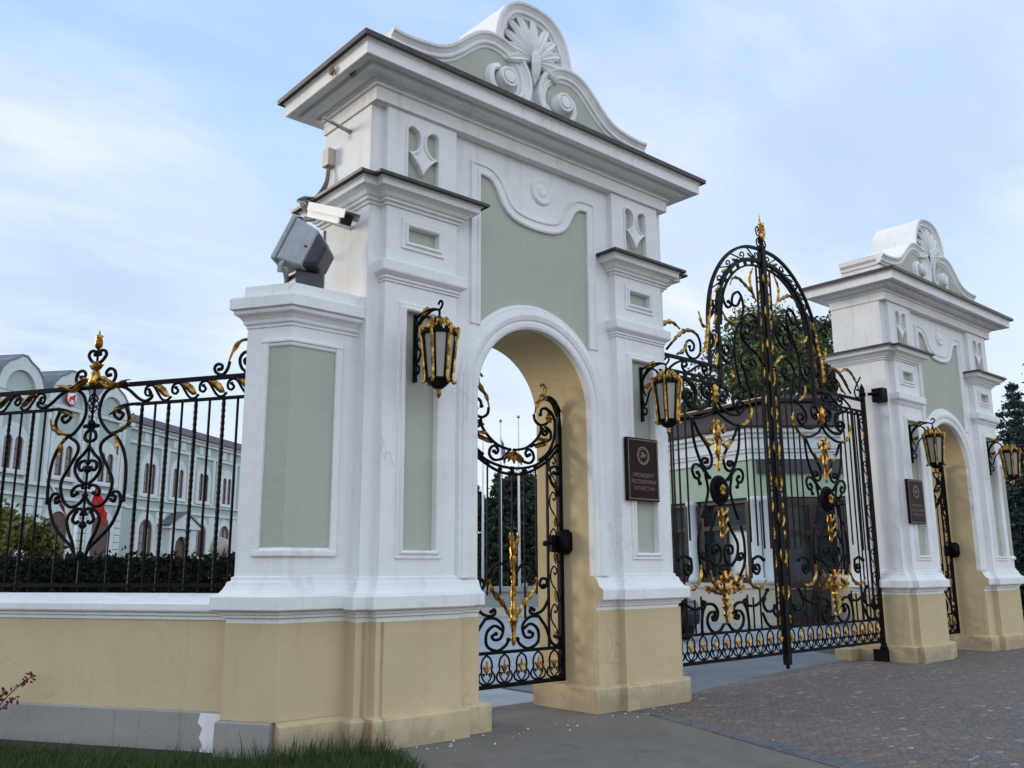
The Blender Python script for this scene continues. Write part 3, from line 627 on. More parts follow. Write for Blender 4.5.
GY = .5; GX = 8.27; UM = 1.485; FW = (0, -1, 0)
def make_leaf(sg, label):
    """sg=-1: leaf on the left of the meeting line, +1: on the right"""
    T = empty('gate_leaf', (GX + sg * 2.97, GY, 0), label, 'gate leaf', 'leaves of the double carriage gate')
    ox = GX + sg * 2.97
    to3 = lambda u, z: (GX + sg * u - ox, 0, z)
    MPF = lambda a, b_, w: (GX + sg * a - ox, w, b_)
    b = MB(); rail(b, [(2.97, .25), (2.97, 4.62)], .035, .03, MPF); b.lathe([(.06, .0), (.06, .05), (.045, .08), (.045, .14), (.02, .2), (0, .24)], n=12, mp=lambda x, y, z: (to3(2.97, 0)[0] + x, y, 4.6 + z)); b.build('hinge_stile', 'iron', T)
    b = MB(); rail(b, [(2.76, .70), (2.76, 4.25)], .013, .016, MPF); b.build('stile', 'iron', T)
    b = MB(); rail(b, [(.05, .33), (.05, 6.62)], .028, .03, MPF); b.build('meeting_stile', 'iron', T)
    b = MB(); rail(b, [(.19, .70), (.19, 6.34)], .011, .014, MPF); b.build('stile', 'iron', T)
    for z, h, u0, u1 in ((.335, .022, 0, 3.0), (.70, .017, 0, 3.0)):
        b = MB(); rail(b, [(u0, z), (u1, z)], h, .02, MPF); b.build('bottom_rail', 'iron', T)
    for z, h in ((4.245, .017), (4.315, .017), (4.52, .024)):
        b = MB(); rail(b, [(1.3, z), (2.97, z)], h, .02, MPF)
        if z == 4.245:
            for i in range(9): rail(b, [(1.42 + i * .185, 4.255), (1.42 + i * .185, 4.31)], .035, .016, MPF)
        b.build('top_rail', 'iron', T)
    post = [(1.317, 4.2), (1.317, 5.1), (1.30, 5.42), (1.235, 5.72), (1.09, 5.98), (.86, 6.21), (.58, 6.37), (.30, 6.445), (.05, 6.465)]
    post = [(p[0], p[1]) for p in smooth_path([(a, c, 0) for a, c in post], 4)]
    outer = [(1.555, 4.5), (1.555, 5.05), (1.535, 5.40), (1.44, 5.76), (1.26, 6.07), (1.02, 6.33), (.72, 6.53), (.40, 6.645), (.05, 6.68)]
    outer = [(p[0], p[1]) for p in smooth_path([(a, c, 0) for a, c in outer], 4)]
    inner = [(1.23, 5.2), (1.20, 5.45), (1.135, 5.70), (1.01, 5.92), (.80, 6.13), (.54, 6.28), (.28, 6.355), (.05, 6.37)]
    inner = [(p[0], p[1]) for p in smooth_path([(a, c, 0) for a, c in inner], 4)]
    b = MB(); rail(b, post, .028, .03, MPF); b.build('arch_post', 'iron', T)
    b = MB(); rail(b, outer, .022, .022, MPF); b.build('outer_arch', 'iron', T)
    b = MB(); rail(b, inner, .014, .018, MPF)
    for i in range(3, len(inner) - 1, 3):
        j = min(range(len(post)), key=lambda q: (post[q][0] - inner[i][0]) ** 2 + (post[q][1] - inner[i][1]) ** 2)
        rail(b, [inner[i], post[j]], .03, .014, MPF)
    b.build('inner_arch', 'iron', T)
    # scrolls between the two arches
    n = 6
    for i in range(n):
        a = int((i + .08) / n * (len(outer) - 1)); e = int((i + .92) / n * (len(outer) - 1))
        pj = lambda k: post[min(range(len(post)), key=lambda q: (post[q][0] - outer[k][0]) ** 2 + (post[q][1] - outer[k][1]) ** 2)]
        A = Vector(outer[a]); B = Vector(pj(e)); T1 = Vector(outer[e]) - A; Nn = Vector(pj(a)) - A
        q = [A, A + T1 * .2 + Nn * .1, A + T1 * .5 + Nn * .5, A + T1 * .8 + Nn * .85, A + T1 * 1.0 + Nn * .6, A + T1 * .88 + Nn * .35, A + T1 * .72 + Nn * .5, A + T1 * .8 + Nn * .62]
        s_ = smooth_path([(p.x, p.y, 0) for p in q], 4); b = MB(); scroll_tube(b, [to3(p[0], p[1]) for p in s_], .012); o = b.build('arch_scroll', 'iron', T)
        g = MB(); l = [A + T1 * t + Nn * v for t, v in ((.1, .5), (.2, .6), (.32, .7), (.45, .75), (.55, .9))]
        g.leaf([Vector(to3(p.x, p.y)) + Vector((0, -.01, 0)) for p in l], .035, .02, FW, 0, .4, 3); g.build('gilded_leaf', 'gold', o)
    for u0, z0, z1 in ((.25, 1.86, 4.3), (.42, 1.86, 4.4), (.59, 1.9, 4.62), (.76, 1.95, 3.70)):
        for k, u in enumerate((u0, 2 * UM - u0 - .0)):
            if k and u > 2.75: continue
            b = MB(); bar_sq(b, to3(u, z0), to3(u, z1 if not k else 4.24), .020); b.build('bar', 'iron', T)
    for u in (2.62, 2.5, 2.38):
        b = MB(); bar_sq(b, to3(u, .72), to3(u, 4.24), .019); b.build('bar', 'iron', T)
    for u0, z1 in ((.62, 1.30), (.80, 1.16), (.94, 1.20)):
        for u in (u0, 2 * UM - u0):
            b = MB(); bar_sq(b, to3(u, .70), to3(u, z1), .019); b.build('bar', 'iron', T)
    add_paths(T, GATE_LOW, to3, FW, .0225, UM)
    add_paths(T, GATE_TOWER, to3, FW, .0225, None)
    add_paths(T, GATE_WING, to3, FW, .019, None)
    # second run of wing scrolls towards the hinge
    add_paths(T, [('s', [(2.95, 4.95), (2.80, 4.80), (2.70, 4.66), (2.74, 4.56), (2.86, 4.58), (2.88, 4.68), (2.80, 4.70)])], to3, FW, .0155)
    add_paths(T, [('g', [(2.25, 4.95), (2.42, 5.02), (2.58, 4.98), (2.72, 4.86), (2.84, 4.72)])], to3, FW, .02)
    # medallion
    b = MB(); mc = to3(UM, 2.68)
    b.lathe([(0, .03), (.06, .04), (.15, .02), (.17, .035), (.195, .035), (.215, .012), (.215, -.012), (0, -.025)], n=32, mp=lambda x, y, z: (mc[0] + x, mc[1] - z, mc[2] + y))
    for i in range(24):
        a = 2 * math.pi * i / 24
        b.tube([(mc[0] + .07 * math.cos(a), mc[1] - .045, mc[2] + .07 * math.sin(a)), (mc[0] + .18 * math.cos(a), mc[1] - .04, mc[2] + .18 * math.sin(a))], .009, 5)
    md = b.build('medallion', 'iron', T)
    g = MB()
    for i in range(8):
        a = 2 * math.pi * i / 8
        g.leaf([(mc[0] + t * math.cos(a), mc[1] - .06, mc[2] + t * math.sin(a)) for t in (0, .03, .06, .085)], .028, .025, FW, 0, 0, 1)
    g.build('gilded_star', 'gold', md)
    # gilded stems above and below the medallion
    def stem(z0, z1, w0, w1, nm='gilded_stem'):
        g = MB(); k = 22
        prof = []
        for i in range(k + 1):
            t = i / k; prof.append(((w0 + (w1 - w0) * t) * (1 + .22 * math.sin(t * 19)) * (.6 if i in (0, k) else 1), z0 + (z1 - z0) * t))
        x = to3(UM, 0)[0]; g.lathe(prof, (x, -.01, 0), 10)
        for sg2 in (-1, 1):
            for t in (.25, .55, .85):
                z = z0 + (z1 - z0) * t; w = w0 + (w1 - w0) * t
                g.leaf([(x + sg2 * w * .8, -.03, z - .04), (x + sg2 * (w + .03), -.05, z), (x + sg2 * (w + .06), -.05, z + .05), (x + sg2 * (w + .09), -.04, z + .06)], .025, .02, FW, 0, .2, 2)
        g.build(nm, 'gold', T)
    stem(2.95, 3.72, .02, .062); stem(1.98, 2.44, .022, .048); stem(1.12, 1.55, .04, .055); stem(.80, 1.14, .018, .05)
    g = MB(); c = to3(UM, 4.08)
    g.lathe([(.02, -.14), (.06, -.10), (.05, -.03), (.075, .0), (.05, .05), (.07, .1), (.02, .17)], (c[0], 0, c[2]), 10); g.build('gilded_knop', 'gold', T)
    for s2 in (-1, 1):                                    # acanthus flourishes beside the lower stem
        for k in range(2):
            g = MB(); l = [(UM + s2 * (.10 + .10 * t + .05 * k), 1.38 + .06 * k + (.14 - .07 * k) * math.sin(t * 2.2)) for t in [i / 8 for i in range(9)]]
            l = [(UM + s2 * (.10 + .32 * i / 8), 1.34 + .10 * k * (i / 8) + .05 * math.sin(i * .8 + k)) for i in range(9)]
            g.leaf([Vector(to3(*q)) + Vector((0, -.03 - .02 * k, 0)) for q in smooth2(l)], .024, .02, FW, 0, .4, 4); g.build('gilded_leaf', 'gold', T)
    for i in range(11): oval_unit(T, to3, .15 + .268 * i, .36, .25, .325, FW)
    sstrip(T, to3, 2.78, 2.935, .74, 4.2, 9, FW, .010)
    sstrip(T, to3, .085, .185, .74, 6.2, 13, FW, .008)
    if sg < 0:
        b = MB(); rail(b, [(0, .16), (0, 6.75)], .05, .045, MPF); b.box(*[to3(0, 0)[0] + v for v in (-.02, .02)], -.02, .02, .10, .3); b.build('meeting_bar', 'iron', T)
        for i in range(10):
            for s2 in (-1, 1):
                g = MB(); z = 1.1 + i * .55
                g.leaf([(to3(0, 0)[0] + s2 * x, -.045, z + t) for x, t in ((.02, 0), (.05, .04), (.07, .08), (.078, .12), (.07, .17), (.06, .21))], .017, .015, FW, 0, .3, 2); g.build('gilded_leaf', 'gold', T)
        b = MB(); x = to3(0, 0)[0]
        b.lathe([(.05, 6.7), (.03, 6.78), (.055, 6.85), (.03, 6.92), (.025, 7.1)], (x, 0, 0), 10)
        for s2 in (-1, 1):
            for z in (6.72, 6.92):
                sc = smooth_path([(x + s2 * a, 0, z + c) for a, c in ((.02, -.02), (.10, .0), (.13, .09), (.08, .15), (.05, .1), (.08, .07))], 3); b.tube(sc, .012, 5)
        f = b.build('finial', 'iron', T)
        g = MB(); g.lathe([(.02, 6.95), (.045, 7.0), (.03, 7.06), (.035, 7.1), (.012, 7.2), (.002, 7.32)], (x, 0, 0), 8)
        for s2 in (-1, 1): g.leaf([(x + s2 * a, -.03, 6.82 + c) for a, c in ((.0, 0), (.04, .08), (.05, .18), (.03, .28), (.05, .34))], .03, .025, FW, 0, .3, 3)
        g.build('gilded_tip', 'gold', f)
    return T
make_leaf(-1, 'left leaf of the tall iron gate, by the near pier, carrying meeting bar and spire')
make_leaf(1, 'right leaf of the tall black and gold iron gate, hinged on the farther pier')

# ---- wicket gates in the arches
def make_wicket(x0, label):
    T = empty('wicket_gate', (x0, .6, 0), label, 'wicket gate', 'wicket gates in the pier arches')
    to3 = lambda u, z: (u, 0, z); MPF = lambda a, b_, w: (a, w, b_)
    add_paths(T, WICKET_S, to3, FW, .018, 0)
    for s in (-1, 1):
        pp = [(.765 * s, .30), (.765 * s, 3.3), (.755 * s, 3.46), (.71 * s, 3.58), (.64 * s, 3.635), (.56 * s, 3.645)]
        pp = [(p[0], p[1]) for p in smooth_path([(a, c, 0) for a, c in pp], 3)]
        b = MB(); rail(b, pp, .03, .028, MPF); b.build('stile', 'iron', T)
        b = MB(); rail(b, [(.562 * s, .68), (.562 * s, 2.93)], .012, .014, MPF); b.build('inner_stile', 'iron', T)
        sstrip(T, to3, .58 * s, .735 * s, .75, 2.95, 5, FW, .010)
        g = MB()
        for i in range(6):
            a = 2 * math.pi * i / 6; g.leaf([(.585 * s + t * math.cos(a), -.02, 3.39 + t * math.sin(a)) for t in (0, .02, .045, .06)], .022, .02, FW, 0, 0, 1)
        g.build('gilded_rosette', 'gold', T)
        for k in (1, 2):
            g = MB(); g.leaf([(s * (.30 + .05 * k + .05 * i), -.02, 3.02 + .10 * (k - 1) + .012 * i * (2 - k)) for i in range(5)], .03, .02, FW, 0, .4, 3); g.build('gilded_leaf', 'gold', T)
    for z, h in ((.325, .022), (.68, .017)):
        b = MB(); rail(b, [(-.78, z), (.78, z)], h, .02, MPF); b.build('rail', 'iron', T)
    for u in (-.375, -.1875, 0, .1875, .375):
        b = MB(); bar_sq(b, to3(u, 1.30), to3(u, 2.72 + .55 * u * u), .016)
        b.lathe([(0, -.03), (.028, -.015), (.028, .015), (0, .03)], (u, 0, 2.70 + .55 * u * u), 8); b.build('bar', 'iron', T)
    g = MB()
    for a in (-55, -30, 0, 30, 55):
        g.leaf([(t * math.sin(R(a)), -.03, 2.93 - t * .75 * math.cos(R(a))) for t in (0, .05, .1, .15, .19)], .03, .03, FW, 0, .2, 2)
    g.build('gilded_fan', 'gold', T)
    g = MB(); g.lathe([(.012, .74), (.035, .80), (.022, .86), (.035, .95), (.042, .99), (.05, 1.0), (.05, 1.03), (.035, 1.05), (.042, 1.12), (.025, 1.2), (.035, 1.32), (.02, 1.42), (.034, 1.5), (.02, 1.58), (.04, 1.68), (.045, 1.7), (.045, 1.72), (.03, 1.74), (.045, 1.80), (.02, 1.90), (.008, 2.0)], (0, -.01, 0), 10)
    for s in (-1, 1): g.leaf([(s * x, -.03, z) for x, z in ((.015, 1.74), (.03, 1.80), (.04, 1.87), (.065, 1.94), (.06, 2.0))], .024, .02, FW, 0, .4, 2)
    g.build('gilded_stem', 'gold', T)
    for s in (-1, 1):                                    # black tendrils round the stem
        b = MB(); scroll_tube(b, smooth_path([(s * x, -.01, z) for x, z in ((.03, 1.52), (.14, 1.64), (.28, 1.62), (.36, 1.5), (.30, 1.42), (.22, 1.47), (.27, 1.53))], 4), .016); b.build('scroll', 'iron', T)
    for i in range(6): oval_unit(T, to3, -.64 + .256 * i, .345, .24, .315, FW)
    b = MB(); b.box(.60, .80, -.05, .05, 1.78, 1.98); b.lathe([(0, .12), (.09, .11), (.11, .07), (.10, .03), (.11, 0)], n=14, mp=lambda x, y, z: (.76 + x, -.05 - z, 1.9 + y * 1.4))
    b.lathe([(0, .05), (.03, .045), (.035, 0)], n=10, mp=lambda x, y, z: (.48 + x, -.03 - z, 1.88 + y)); b.tube([(.48, -.03, 1.88), (.62, -.03, 1.88)], .018, 6)
    b.build('lock', 'iron', T)
    return T
WICKET_S = [p for p in WICKET if p[0] != 'x']
make_wicket(2.90, 'black and gold wicket gate inside the arch of the near pier')
make_wicket(13.70, 'black and gold wicket gate inside the arch of the farther pier, seen edge on')
tag(MB().box(11.19, 11.375, .10, .30, 4.46, 4.70).tube([(11.19, .2, 4.6), (11.12, .34, 4.6)], .03, 8).build('gate_actuator', 'iron'), 'dark square box fixed high on the side of the farther pier beside the gate hinge', 'bracket box')
b = MB(); b.box(11.17, 11.34, .42, .66, 0, .20); b.lathe([(.07, .2), (.07, .24), (.05, .26), (.05, .3)], (11.25, .5, 0), 10)
tag(b.build('pivot_block', 'iron'), 'black floor pivot block under the hinge of the right gate leaf', 'gate pivot')
tag(MB().box(10.95, 11.34, .95, 1.25, 0, .19).build('gate_stop', 'yellow'), 'low ochre block on the ground left of the farther pier', 'gate stop')

# ------------------------------------------------------------------ corner pedestals, low walls, railings
FA = R(121.3)
def make_side(sg, cx, names):
    """sg=+1: left of the near pier; -1: mirror image right of the farther pier. cx = pier centre"""
    mx = lambda x: cx + sg * (x - 2.86)
    D = Vector((math.cos(FA), math.sin(FA))); NN = Vector((math.sin(FA), -math.cos(FA))); c0 = Vector((-.166, .25))
    ow = c0 + D * .48
    XY = lambda a, b_, w: (mx(a), b_, w)
    fl = 1 if sg > 0 else 1
    # pedestal: faces follow the pier (right) and the railing (left)
    shaft = [(.60, .25), tuple(c0), tuple(ow), tuple(ow + NN * .75), (.60, 1.35)]
    o_ = empty('corner_pedestal', (mx(c0.x), c0.y, 0), names[0], 'pedestal', 'corner pedestals beside the piers')
    ox, oy = mx(c0.x), c0.y
    L = lambda a, b_, w: (mx(a) - ox, b_ - oy, w)
    MB().plate([(p[0], p[1]) for p in shaft], [], .2, 4.05, L).build('shaft', 'white', o_)
    pth = [tuple(ow + NN * .75), tuple(ow), tuple(c0), (.60, .25)]
    q = MB(); q.sweep(pth, [(-.02, .30), (.04, .30), (.04, 1.128), (-.02, 1.128)], L, flip=1)
    q.sweep([tuple(c0 + NN * .0 + Vector((.0, 0))), (.60, .25)], [(-.02, -.05), (.10, -.05), (.10, .26), (.04, .285), (.04, .302), (-.02, .302)], L, flip=1); q.build('base', 'yellow', o_)
    q = MB(); q.sweep([tuple(ow + NN * .75), tuple(ow), tuple(c0 - D * .004)], [(-.02, -.3), (.075, -.3), (.07, .285), (.055, .298), (-.02, .299)], L, flip=1); q.build('socle', 'socle', o_)
    pl = [(o, w + .012) for o, w in PLINTH]
    q = MB(); q.sweep(pth, pl, L, flip=1); q.build('plinth', 'white', o_)
    cap = [(-.02, 3.86), (.01, 3.86), (.012, 3.885), (.03, 3.90), (.036, 3.93), (.06, 3.96), (.095, 3.985), (.10, 4.0), (.10, 4.02), (.13, 4.03), (.13, 4.13), (.125, 4.145), (.05, 4.165), (.035, 4.17), (.03, 4.275), (-.05, 4.28)]
    q = MB(); q.sweep(pth, cap, L, flip=1)
    q.plate([(p[0], p[1]) for p in [(.6, .22), (c0.x - .01, .22), tuple(ow + D * .02), tuple(ow + NN * .75), (.6, 1.4)]], [], 4.0, 4.272, L); q.build('capital', 'white', o_)
    # panel wrapping the corner
    pz0, pz1 = 1.79, 3.66
    a = (.305, .25); e = tuple(c0 + D * .225)
    for off, mat, w0, w1 in ((.004, 'green', pz0, pz1),):
        q = MB(); q.sweep([e, tuple(c0), a], [(-.02, w0), (off, w0), (off, w1), (-.02, w1)], L, flip=1); q.build('panel', mat, o_)
    q = MB(); fr = .018
    e2 = tuple(c0 + D * .30); a2 = (.375, .25)
    hp = lambda z0, z1: [(-.01, z0), (.012, z0), (.022, z0 + (z1 - z0) * .2), (.022, z0 + (z1 - z0) * .45), (.035, z0 + (z1 - z0) * .55), (.035, z1 - .012), (.028, z1), (-.01, z1)]
    q.sweep([e2, tuple(c0), a2], hp(pz1, pz1 + .075), L, flip=1)
    q.sweep([e2, tuple(c0), a2], [(-.01, pz0 - .08), (.028, pz0 - .08), (.035, pz0 - .07), (.035, pz0 - .03), (.012, pz0), (-.01, pz0)], L, flip=1)
    for p0, p1 in ((a, a2), (e2, e)):
        q.sweep([p0, p1], [(-.01, pz0 - .079), (.03, pz0 - .079), (.03, pz1 + .074), (-.01, pz1 + .074)], L, flip=1)
    q.build('panel_frame', 'white', o_)
    # low wall
    s1 = 8.5; wc = c0 + NN * .12
    wp = [tuple(wc + D * .47), tuple(wc + D * s1)]
    w = empty('fence_wall', (mx(wc.x + D.x * .5), wc.y + D.y * .5, 0), names[1], 'low wall', 'low walls under the railings')
    ox2, oy2 = mx(wc.x + D.x * .5), wc.y + D.y * .5
    L2 = lambda a_, b_, w_: (mx(a_) - ox2, b_ - oy2, w_)
    wpr = wp[::-1]
    q = MB(); q.sweep(wpr, [(-.45, .28), (.025, .28), (.025, 1.14), (-.45, 1.14)], L2, flip=1); q.build('wall', 'yellow', w)
    q = MB(); q.sweep(wpr, [(-.47, -.3), (.05, -.3), (.05, .33), (.035, .35), (-.47, .35)], L2, flip=1); q.build('socle', 'socle', w)
    if sg > 0:
        pp = [(x, z) for x, z in ((0, -.05), (.03, .1), (.01, .2), (.04, .335), (.30, .335), (.32, .25), (.27, .2), (.30, .12), (.26, .06), (.31, -.05))]
        q = MB(); q.plate(pp, [], .0505, .0535, lambda a_, z_, w_: L2(*(wc + D * (.50 + a_) - NN * w_), z_)); q.build('paint_smear', 'white', w)
    q = MB(); q.sweep(wpr, [(-.45, 1.142), (.035, 1.142), (.035, 1.175), (.055, 1.18), (.055, 1.205), (.085, 1.215), (.095, 1.23), (.095, 1.285), (.085, 1.295), (-.17, 1.375), (-.30, 1.375), (-.47, 1.30)], L2, flip=1); q.build('coping', 'white', w)
    # railing
    f0 = c0 + NN * .33
    T = empty('iron_railing', (mx(f0.x), f0.y, 1.37), names[2], 'railing', 'black and gold railings on the low walls')
    to3 = lambda u, z: (sg * D.x * u, D.y * u, z - 1.37)
    fw = Vector((-NN.x * sg, -NN.y, 0)); MPF = lambda a_, b_, w_: (sg * D.x * a_ - fw.x * w_, D.y * a_ - fw.y * w_, b_ - 1.37)
    z2, zt, zb = 3.275, 3.49, 1.45
    for z, h in ((zt, .022), (z2, .015)):
        spans = [(.42, 8.3)] if z == zt else [(.42, 2.0), (3.08, 8.3)]
        for u0, u1 in spans: b = MB(); rail(b, [(u0, z), (u1, z)], h, .018, MPF); b.build('rail', 'iron', T)
    b = MB(); rail(b, [(.42, zb), (8.3, zb)], .018, .016, MPF); b.build('rail', 'iron', T)
    us = [.775 + .163 * i for i in range(8)] + [3.16 + .16 * i for i in range(32)] + [.6]
    for k, u in enumerate(us):
        b = MB()
        if k % 2: 
            nn = 60; pts = [to3(u, zb - .05 + (z2 - zb + .05) * i / nn) for i in range(nn + 1)]
            b.tube(pts, [.0175 if i % 2 else .0225 for i in range(nn + 1)], 4, smooth=False)
        else: bar_sq(b, to3(u, zb - .06), to3(u, z2), .019)
        b.build('bar', 'iron', T)
    for u in (2.2, 2.86):
        b = MB(); bar_sq(b, to3(u, zb - .05), to3(u, zb + .55 if u in (2.2, 2.86) else z2 - .5), .012); b.build('bar', 'iron', T)
    AX = 2.54
    add_paths(T, [p for p in FENCE_ORN if p[0] != 'x'], to3, fw, .0175, AX, .04)
    add_paths(T, FENCE_END_S, to3, fw, .0165)
    # stem of the ornament
    b = MB(); bar_sq(b, to3(AX, zb), to3(AX, 3.9), .02)
    for z in (1.75, 2.05, 2.62, 3.1): b.lathe([(0, -.05), (.035, -.02), (.045, 0), (.03, .03), (0, .05)], to3(AX, z), 8)
    for i in range(4):
        pts = [Vector(to3(AX, 3.20 + .24 * t / 12)) + Vector((math.cos(t * .5 + i * 1.57), math.sin(t * .5 + i * 1.57), 0)) * .055 * math.sin(math.pi * t / 12) for t in range(13)]
        b.tube(pts, .008, 5)
    b.build('stem', 'iron', T)
    g = MB(); g.lathe([(.012, 3.90), (.04, 3.93), (.045, 3.97), (.03, 4.03), (.045, 4.05), (.012, 4.055), (.004, 4.11)], (to3(AX, 0)[0], to3(AX, 0)[1], -1.37), 10)
    g.build('gilded_finial', 'gold', T)
    g = MB()
    for a_ in (-60, -20, 20, 60): g.leaf([to3(AX + t * math.sin(R(a_)), 3.68 + t * math.cos(R(a_))) for t in (0, .03, .07, .10)], .03, .03, fw, 0, 0, 1)
    g.lathe([(.05, 3.5), (.075, 3.54), (.05, 3.62), (.03, 3.68)], (to3(AX, 0)[0], to3(AX, 0)[1], -1.37), 10)
    g.build('gilded_collar', 'gold', T)
    for s2 in (-1, 1):
        for k in range(2):
            g = MB(); g.leaf([Vector(to3(AX + s2 * (.02 + .46 * i / 9), 3.55 - .05 * (i / 9) + .035 * math.sin(i * .9 + k) - .03 * k)) + fw * (.03 + .01 * k) for i in range(10)], .032, .022, fw, 0, .4, 5); g.build('gilded_leaf', 'gold', T)
    # running scrolls between the top rails
    for k in range(20):
        u = 1.80 - .33 * k if k < 4 else 3.28 + .33 * (k - 4)
        dr = 1 if k < 4 else -1
        p = [(-.05, 3.42), (-.02, 3.385), (-.05, 3.355), (-.09, 3.38), (-.085, 3.44), (-.03, 3.465), (.02, 3.44), (.07, 3.37), (.12, 3.31), (.18, 3.295), (.23, 3.33)]
        sp = smooth_path([(u - dr * x, z, 0) for x, z in p], 4); b = MB(); scroll_tube(b, [to3(q_[0], q_[1]) for q_ in sp][::-1], .0135); o = b.build('scroll', 'iron', T)
        g = MB(); g.leaf([Vector(to3(u - dr * x, z)) + fw * .01 for x, z in ((.03, 3.45), (.09, 3.43), (.14, 3.39), (.18, 3.35), (.21, 3.33))], .032, .02, fw, 0, .5, 4); g.build('gilded_leaf', 'gold', o)
    return T
FENCE_END_S = [p for p in FENCE_END if p[0] != 'x'][:4]
make_side(1, 2.86, ('white corner pedestal with folded grey green panel, left of the near pier under the floodlight',
    'low ochre wall with white coping and grey socle running left from the near pier',
    'black iron railing with gilded leaves and tall scrolled centrepiece on the left wall'))
make_side(-1, 13.68, ('white corner pedestal at the right edge, beyond the farther pier',
    'low ochre wall running away to the right of the farther pier',
    'black iron railing with gilded end scroll right of the farther pier, by the blue spruce'))

# ------------------------------------------------------------------ wall lanterns
def make_lantern():
    T = empty('wall_lantern', (0, 0, 0), '', 'lantern', 'wall lanterns on the piers')
    # origin: wall fixing point under the lantern axis; lantern axis at y=-.42, centre z=0
    ay = -.42; n = 6
    def ring(r, z, k=0): return [(r * math.cos(2 * math.pi * (i + .5) / n + k), ay + r * math.sin(2 * math.pi * (i + .5) / n + k), z) for i in range(n)]
    rt, rb, zt, zb = .178, .134, .22, -.24
    g = MB(); a = ring(rt - .018, zt); c = ring(rb - .018, zb); g.add(a + c, [(i, (i + 1) % n, n + (i + 1) % n, n + i) for i in range(n)]); body = g.build('glass', 'lampglass', T)
    for i in range(n):
        b = MB(); p, q = Vector(ring(rt, zt)[i]), Vector(ring(rb, zb)[i]); o_ = (Vector((p.x, p.y, 0)) - Vector((0, ay, 0))).normalized()
        pts = [p - o_ * .02 + Vector((0, 0, .075)), p - o_ * .045 + Vector((0, 0, .055)), p - o_ * .03 + Vector((0, 0, .035)), p + o_ * .012 + Vector((0, 0, .07)), p + o_ * .012 + Vector((0, 0, .02)), p.lerp(q, .3), p.lerp(q, .7), q + Vector((0, 0, .0)), q + o_ * .018 + Vector((0, 0, -.03)), q + o_ * .035 + Vector((0, 0, -.015))]
        b.tube([tuple(v) for v in smooth_path([tuple(v) for v in pts], 3)], .016, 6); b.build('post', 'gold', T)
    b = MB()
    for r_, z, w in ((rt, zt, .012), (rb, zb, .014)):
        b.tube(ring(r_ - .004, z), w, 6, closed=True, smooth=False)
    for i in range(n):
        p, q = Vector(ring(rt - .012, zt)[i]), Vector(ring(rb - .012, zb)[i])
        p2, q2 = Vector(ring(rt - .012, zt)[(i + 1) % n]), Vector(ring(rb - .012, zb)[(i + 1) % n])
        for u, v in ((p.lerp(p2, .14), q.lerp(q2, .16)), (p.lerp(p2, .86), q.lerp(q2, .84))): b.tube([u, v], .009, 4)
    b.lathe([(rb, zb), (rb * .95, zb - .02), (.05, zb - .085), (.02, zb - .09)], (0, ay, 0), 6, smooth=False)
    b.lathe([(rt - .01, zt), (rt * .72, zt + .035), (.07, zt + .055), (.03, zt + .07), (.018, zt + .19)], (0, ay, 0), 6, smooth=False)
    b.build('lantern_frame', 'iron', T)
    g = MB(); g.lathe([(.02, zb - .085), (.03, zb - .10), (.018, zb - .115), (.028, zb - .135), (.022, zb - .155), (.004, zb - .19)], (0, ay, 0), 10); g.build('finial', 'gold', T)
    for i in range(n):
        g = MB(); A = 2 * math.pi * i / n; d = Vector((math.cos(A), math.sin(A), 0)); s = Vector((-d.y, d.x, 0)); base = Vector((0, ay, zt + .005)) + d * rt * .90
        for s2 in (-1, 1):
            pts = smooth_path([tuple(base + s * (s2 * x) + Vector((0, 0, z)) - d * (z * .55)) for x, z in ((.092, .02), (.07, .055), (.045, .05), (.038, .09), (.018, .13), (.0, .11))], 3)
            g.tube(pts, .015, 5)
        g.leaf([tuple(base + Vector((0, 0, z)) - d * z * .55) for z in (.04, .08, .13, .17)], .032, .02, d, 0, .3, 2)
        g.build('crown_scroll', 'gold', T)
    # bracket
    b = MB(); b.box(-.02, .02, -.03, .0, -.20, .50)
    P = lambda y, z: (0, y, z)
    for pl in ([(-.02, .10), (-.06, .0), (-.10, .06), (-.14, .16), (-.24, .27), (-.28, .37), (-.22, .44), (-.12, .45), (-.05, .36), (-.04, .22), (-.08, .12)],
               [(-.02, .30), (-.10, .40), (-.22, .47), (-.34, .49), (-.42, .47), (-.47, .52), (-.44, .56), (-.40, .53)],
               [(-.02, .47), (-.15, .50), (-.30, .505), (-.42, .47)],
               [(-.26, .42), (-.30, .36), (-.34, .37), (-.34, .41), (-.31, .42)],
               [(-.04, -.02), (-.09, -.06), (-.07, -.12), (-.03, -.10)]):
        b.tube([P(y, z) for y, z, _ in smooth_path([(y, z, 0) for y, z in pl], 4)], .0125, 6)
    b.tube([P(ay, .47), P(ay, .38)], .012, 6); b.build('bracket', 'iron', T)
    g = MB(); g.leaf([P(y, z) for y, z in ((-.10, .46), (-.16, .50), (-.22, .52), (-.27, .515))], .03, .02, (1, 0, .2), 0, .3, 3); g.build('gilded_leaf', 'gold', T)
    g = MB(); g.leaf([P(y, z) for y, z in ((-.05, .24), (-.10, .23), (-.14, .25), (-.16, .28))], .03, .02, (1, 0, .2), 0, .3, 3); g.build('gilded_leaf', 'gold', T)
    return T
LT = make_lantern()
lan = [((1.10, .045, 3.64), 'gilded lantern on the left pilaster of the near pier, seen almost end on', 0),
       ((4.60, .045, 3.60), 'gilded lantern right of the near arch, hanging just above the maroon plaque', 0),
       ((11.97, .045, 3.60), 'gilded lantern left of the farther arch, above the farther plaque', 0),
       ((15.40, .045, 3.60), 'gilded lantern at the far right, in front of the blue spruce', 0)]
for i, (l, lb, rz) in enumerate(lan):
    o = LT if i == 0 else copy_tree(LT); o.location = l; o.rotation_euler.z = rz; o['label'] = lb

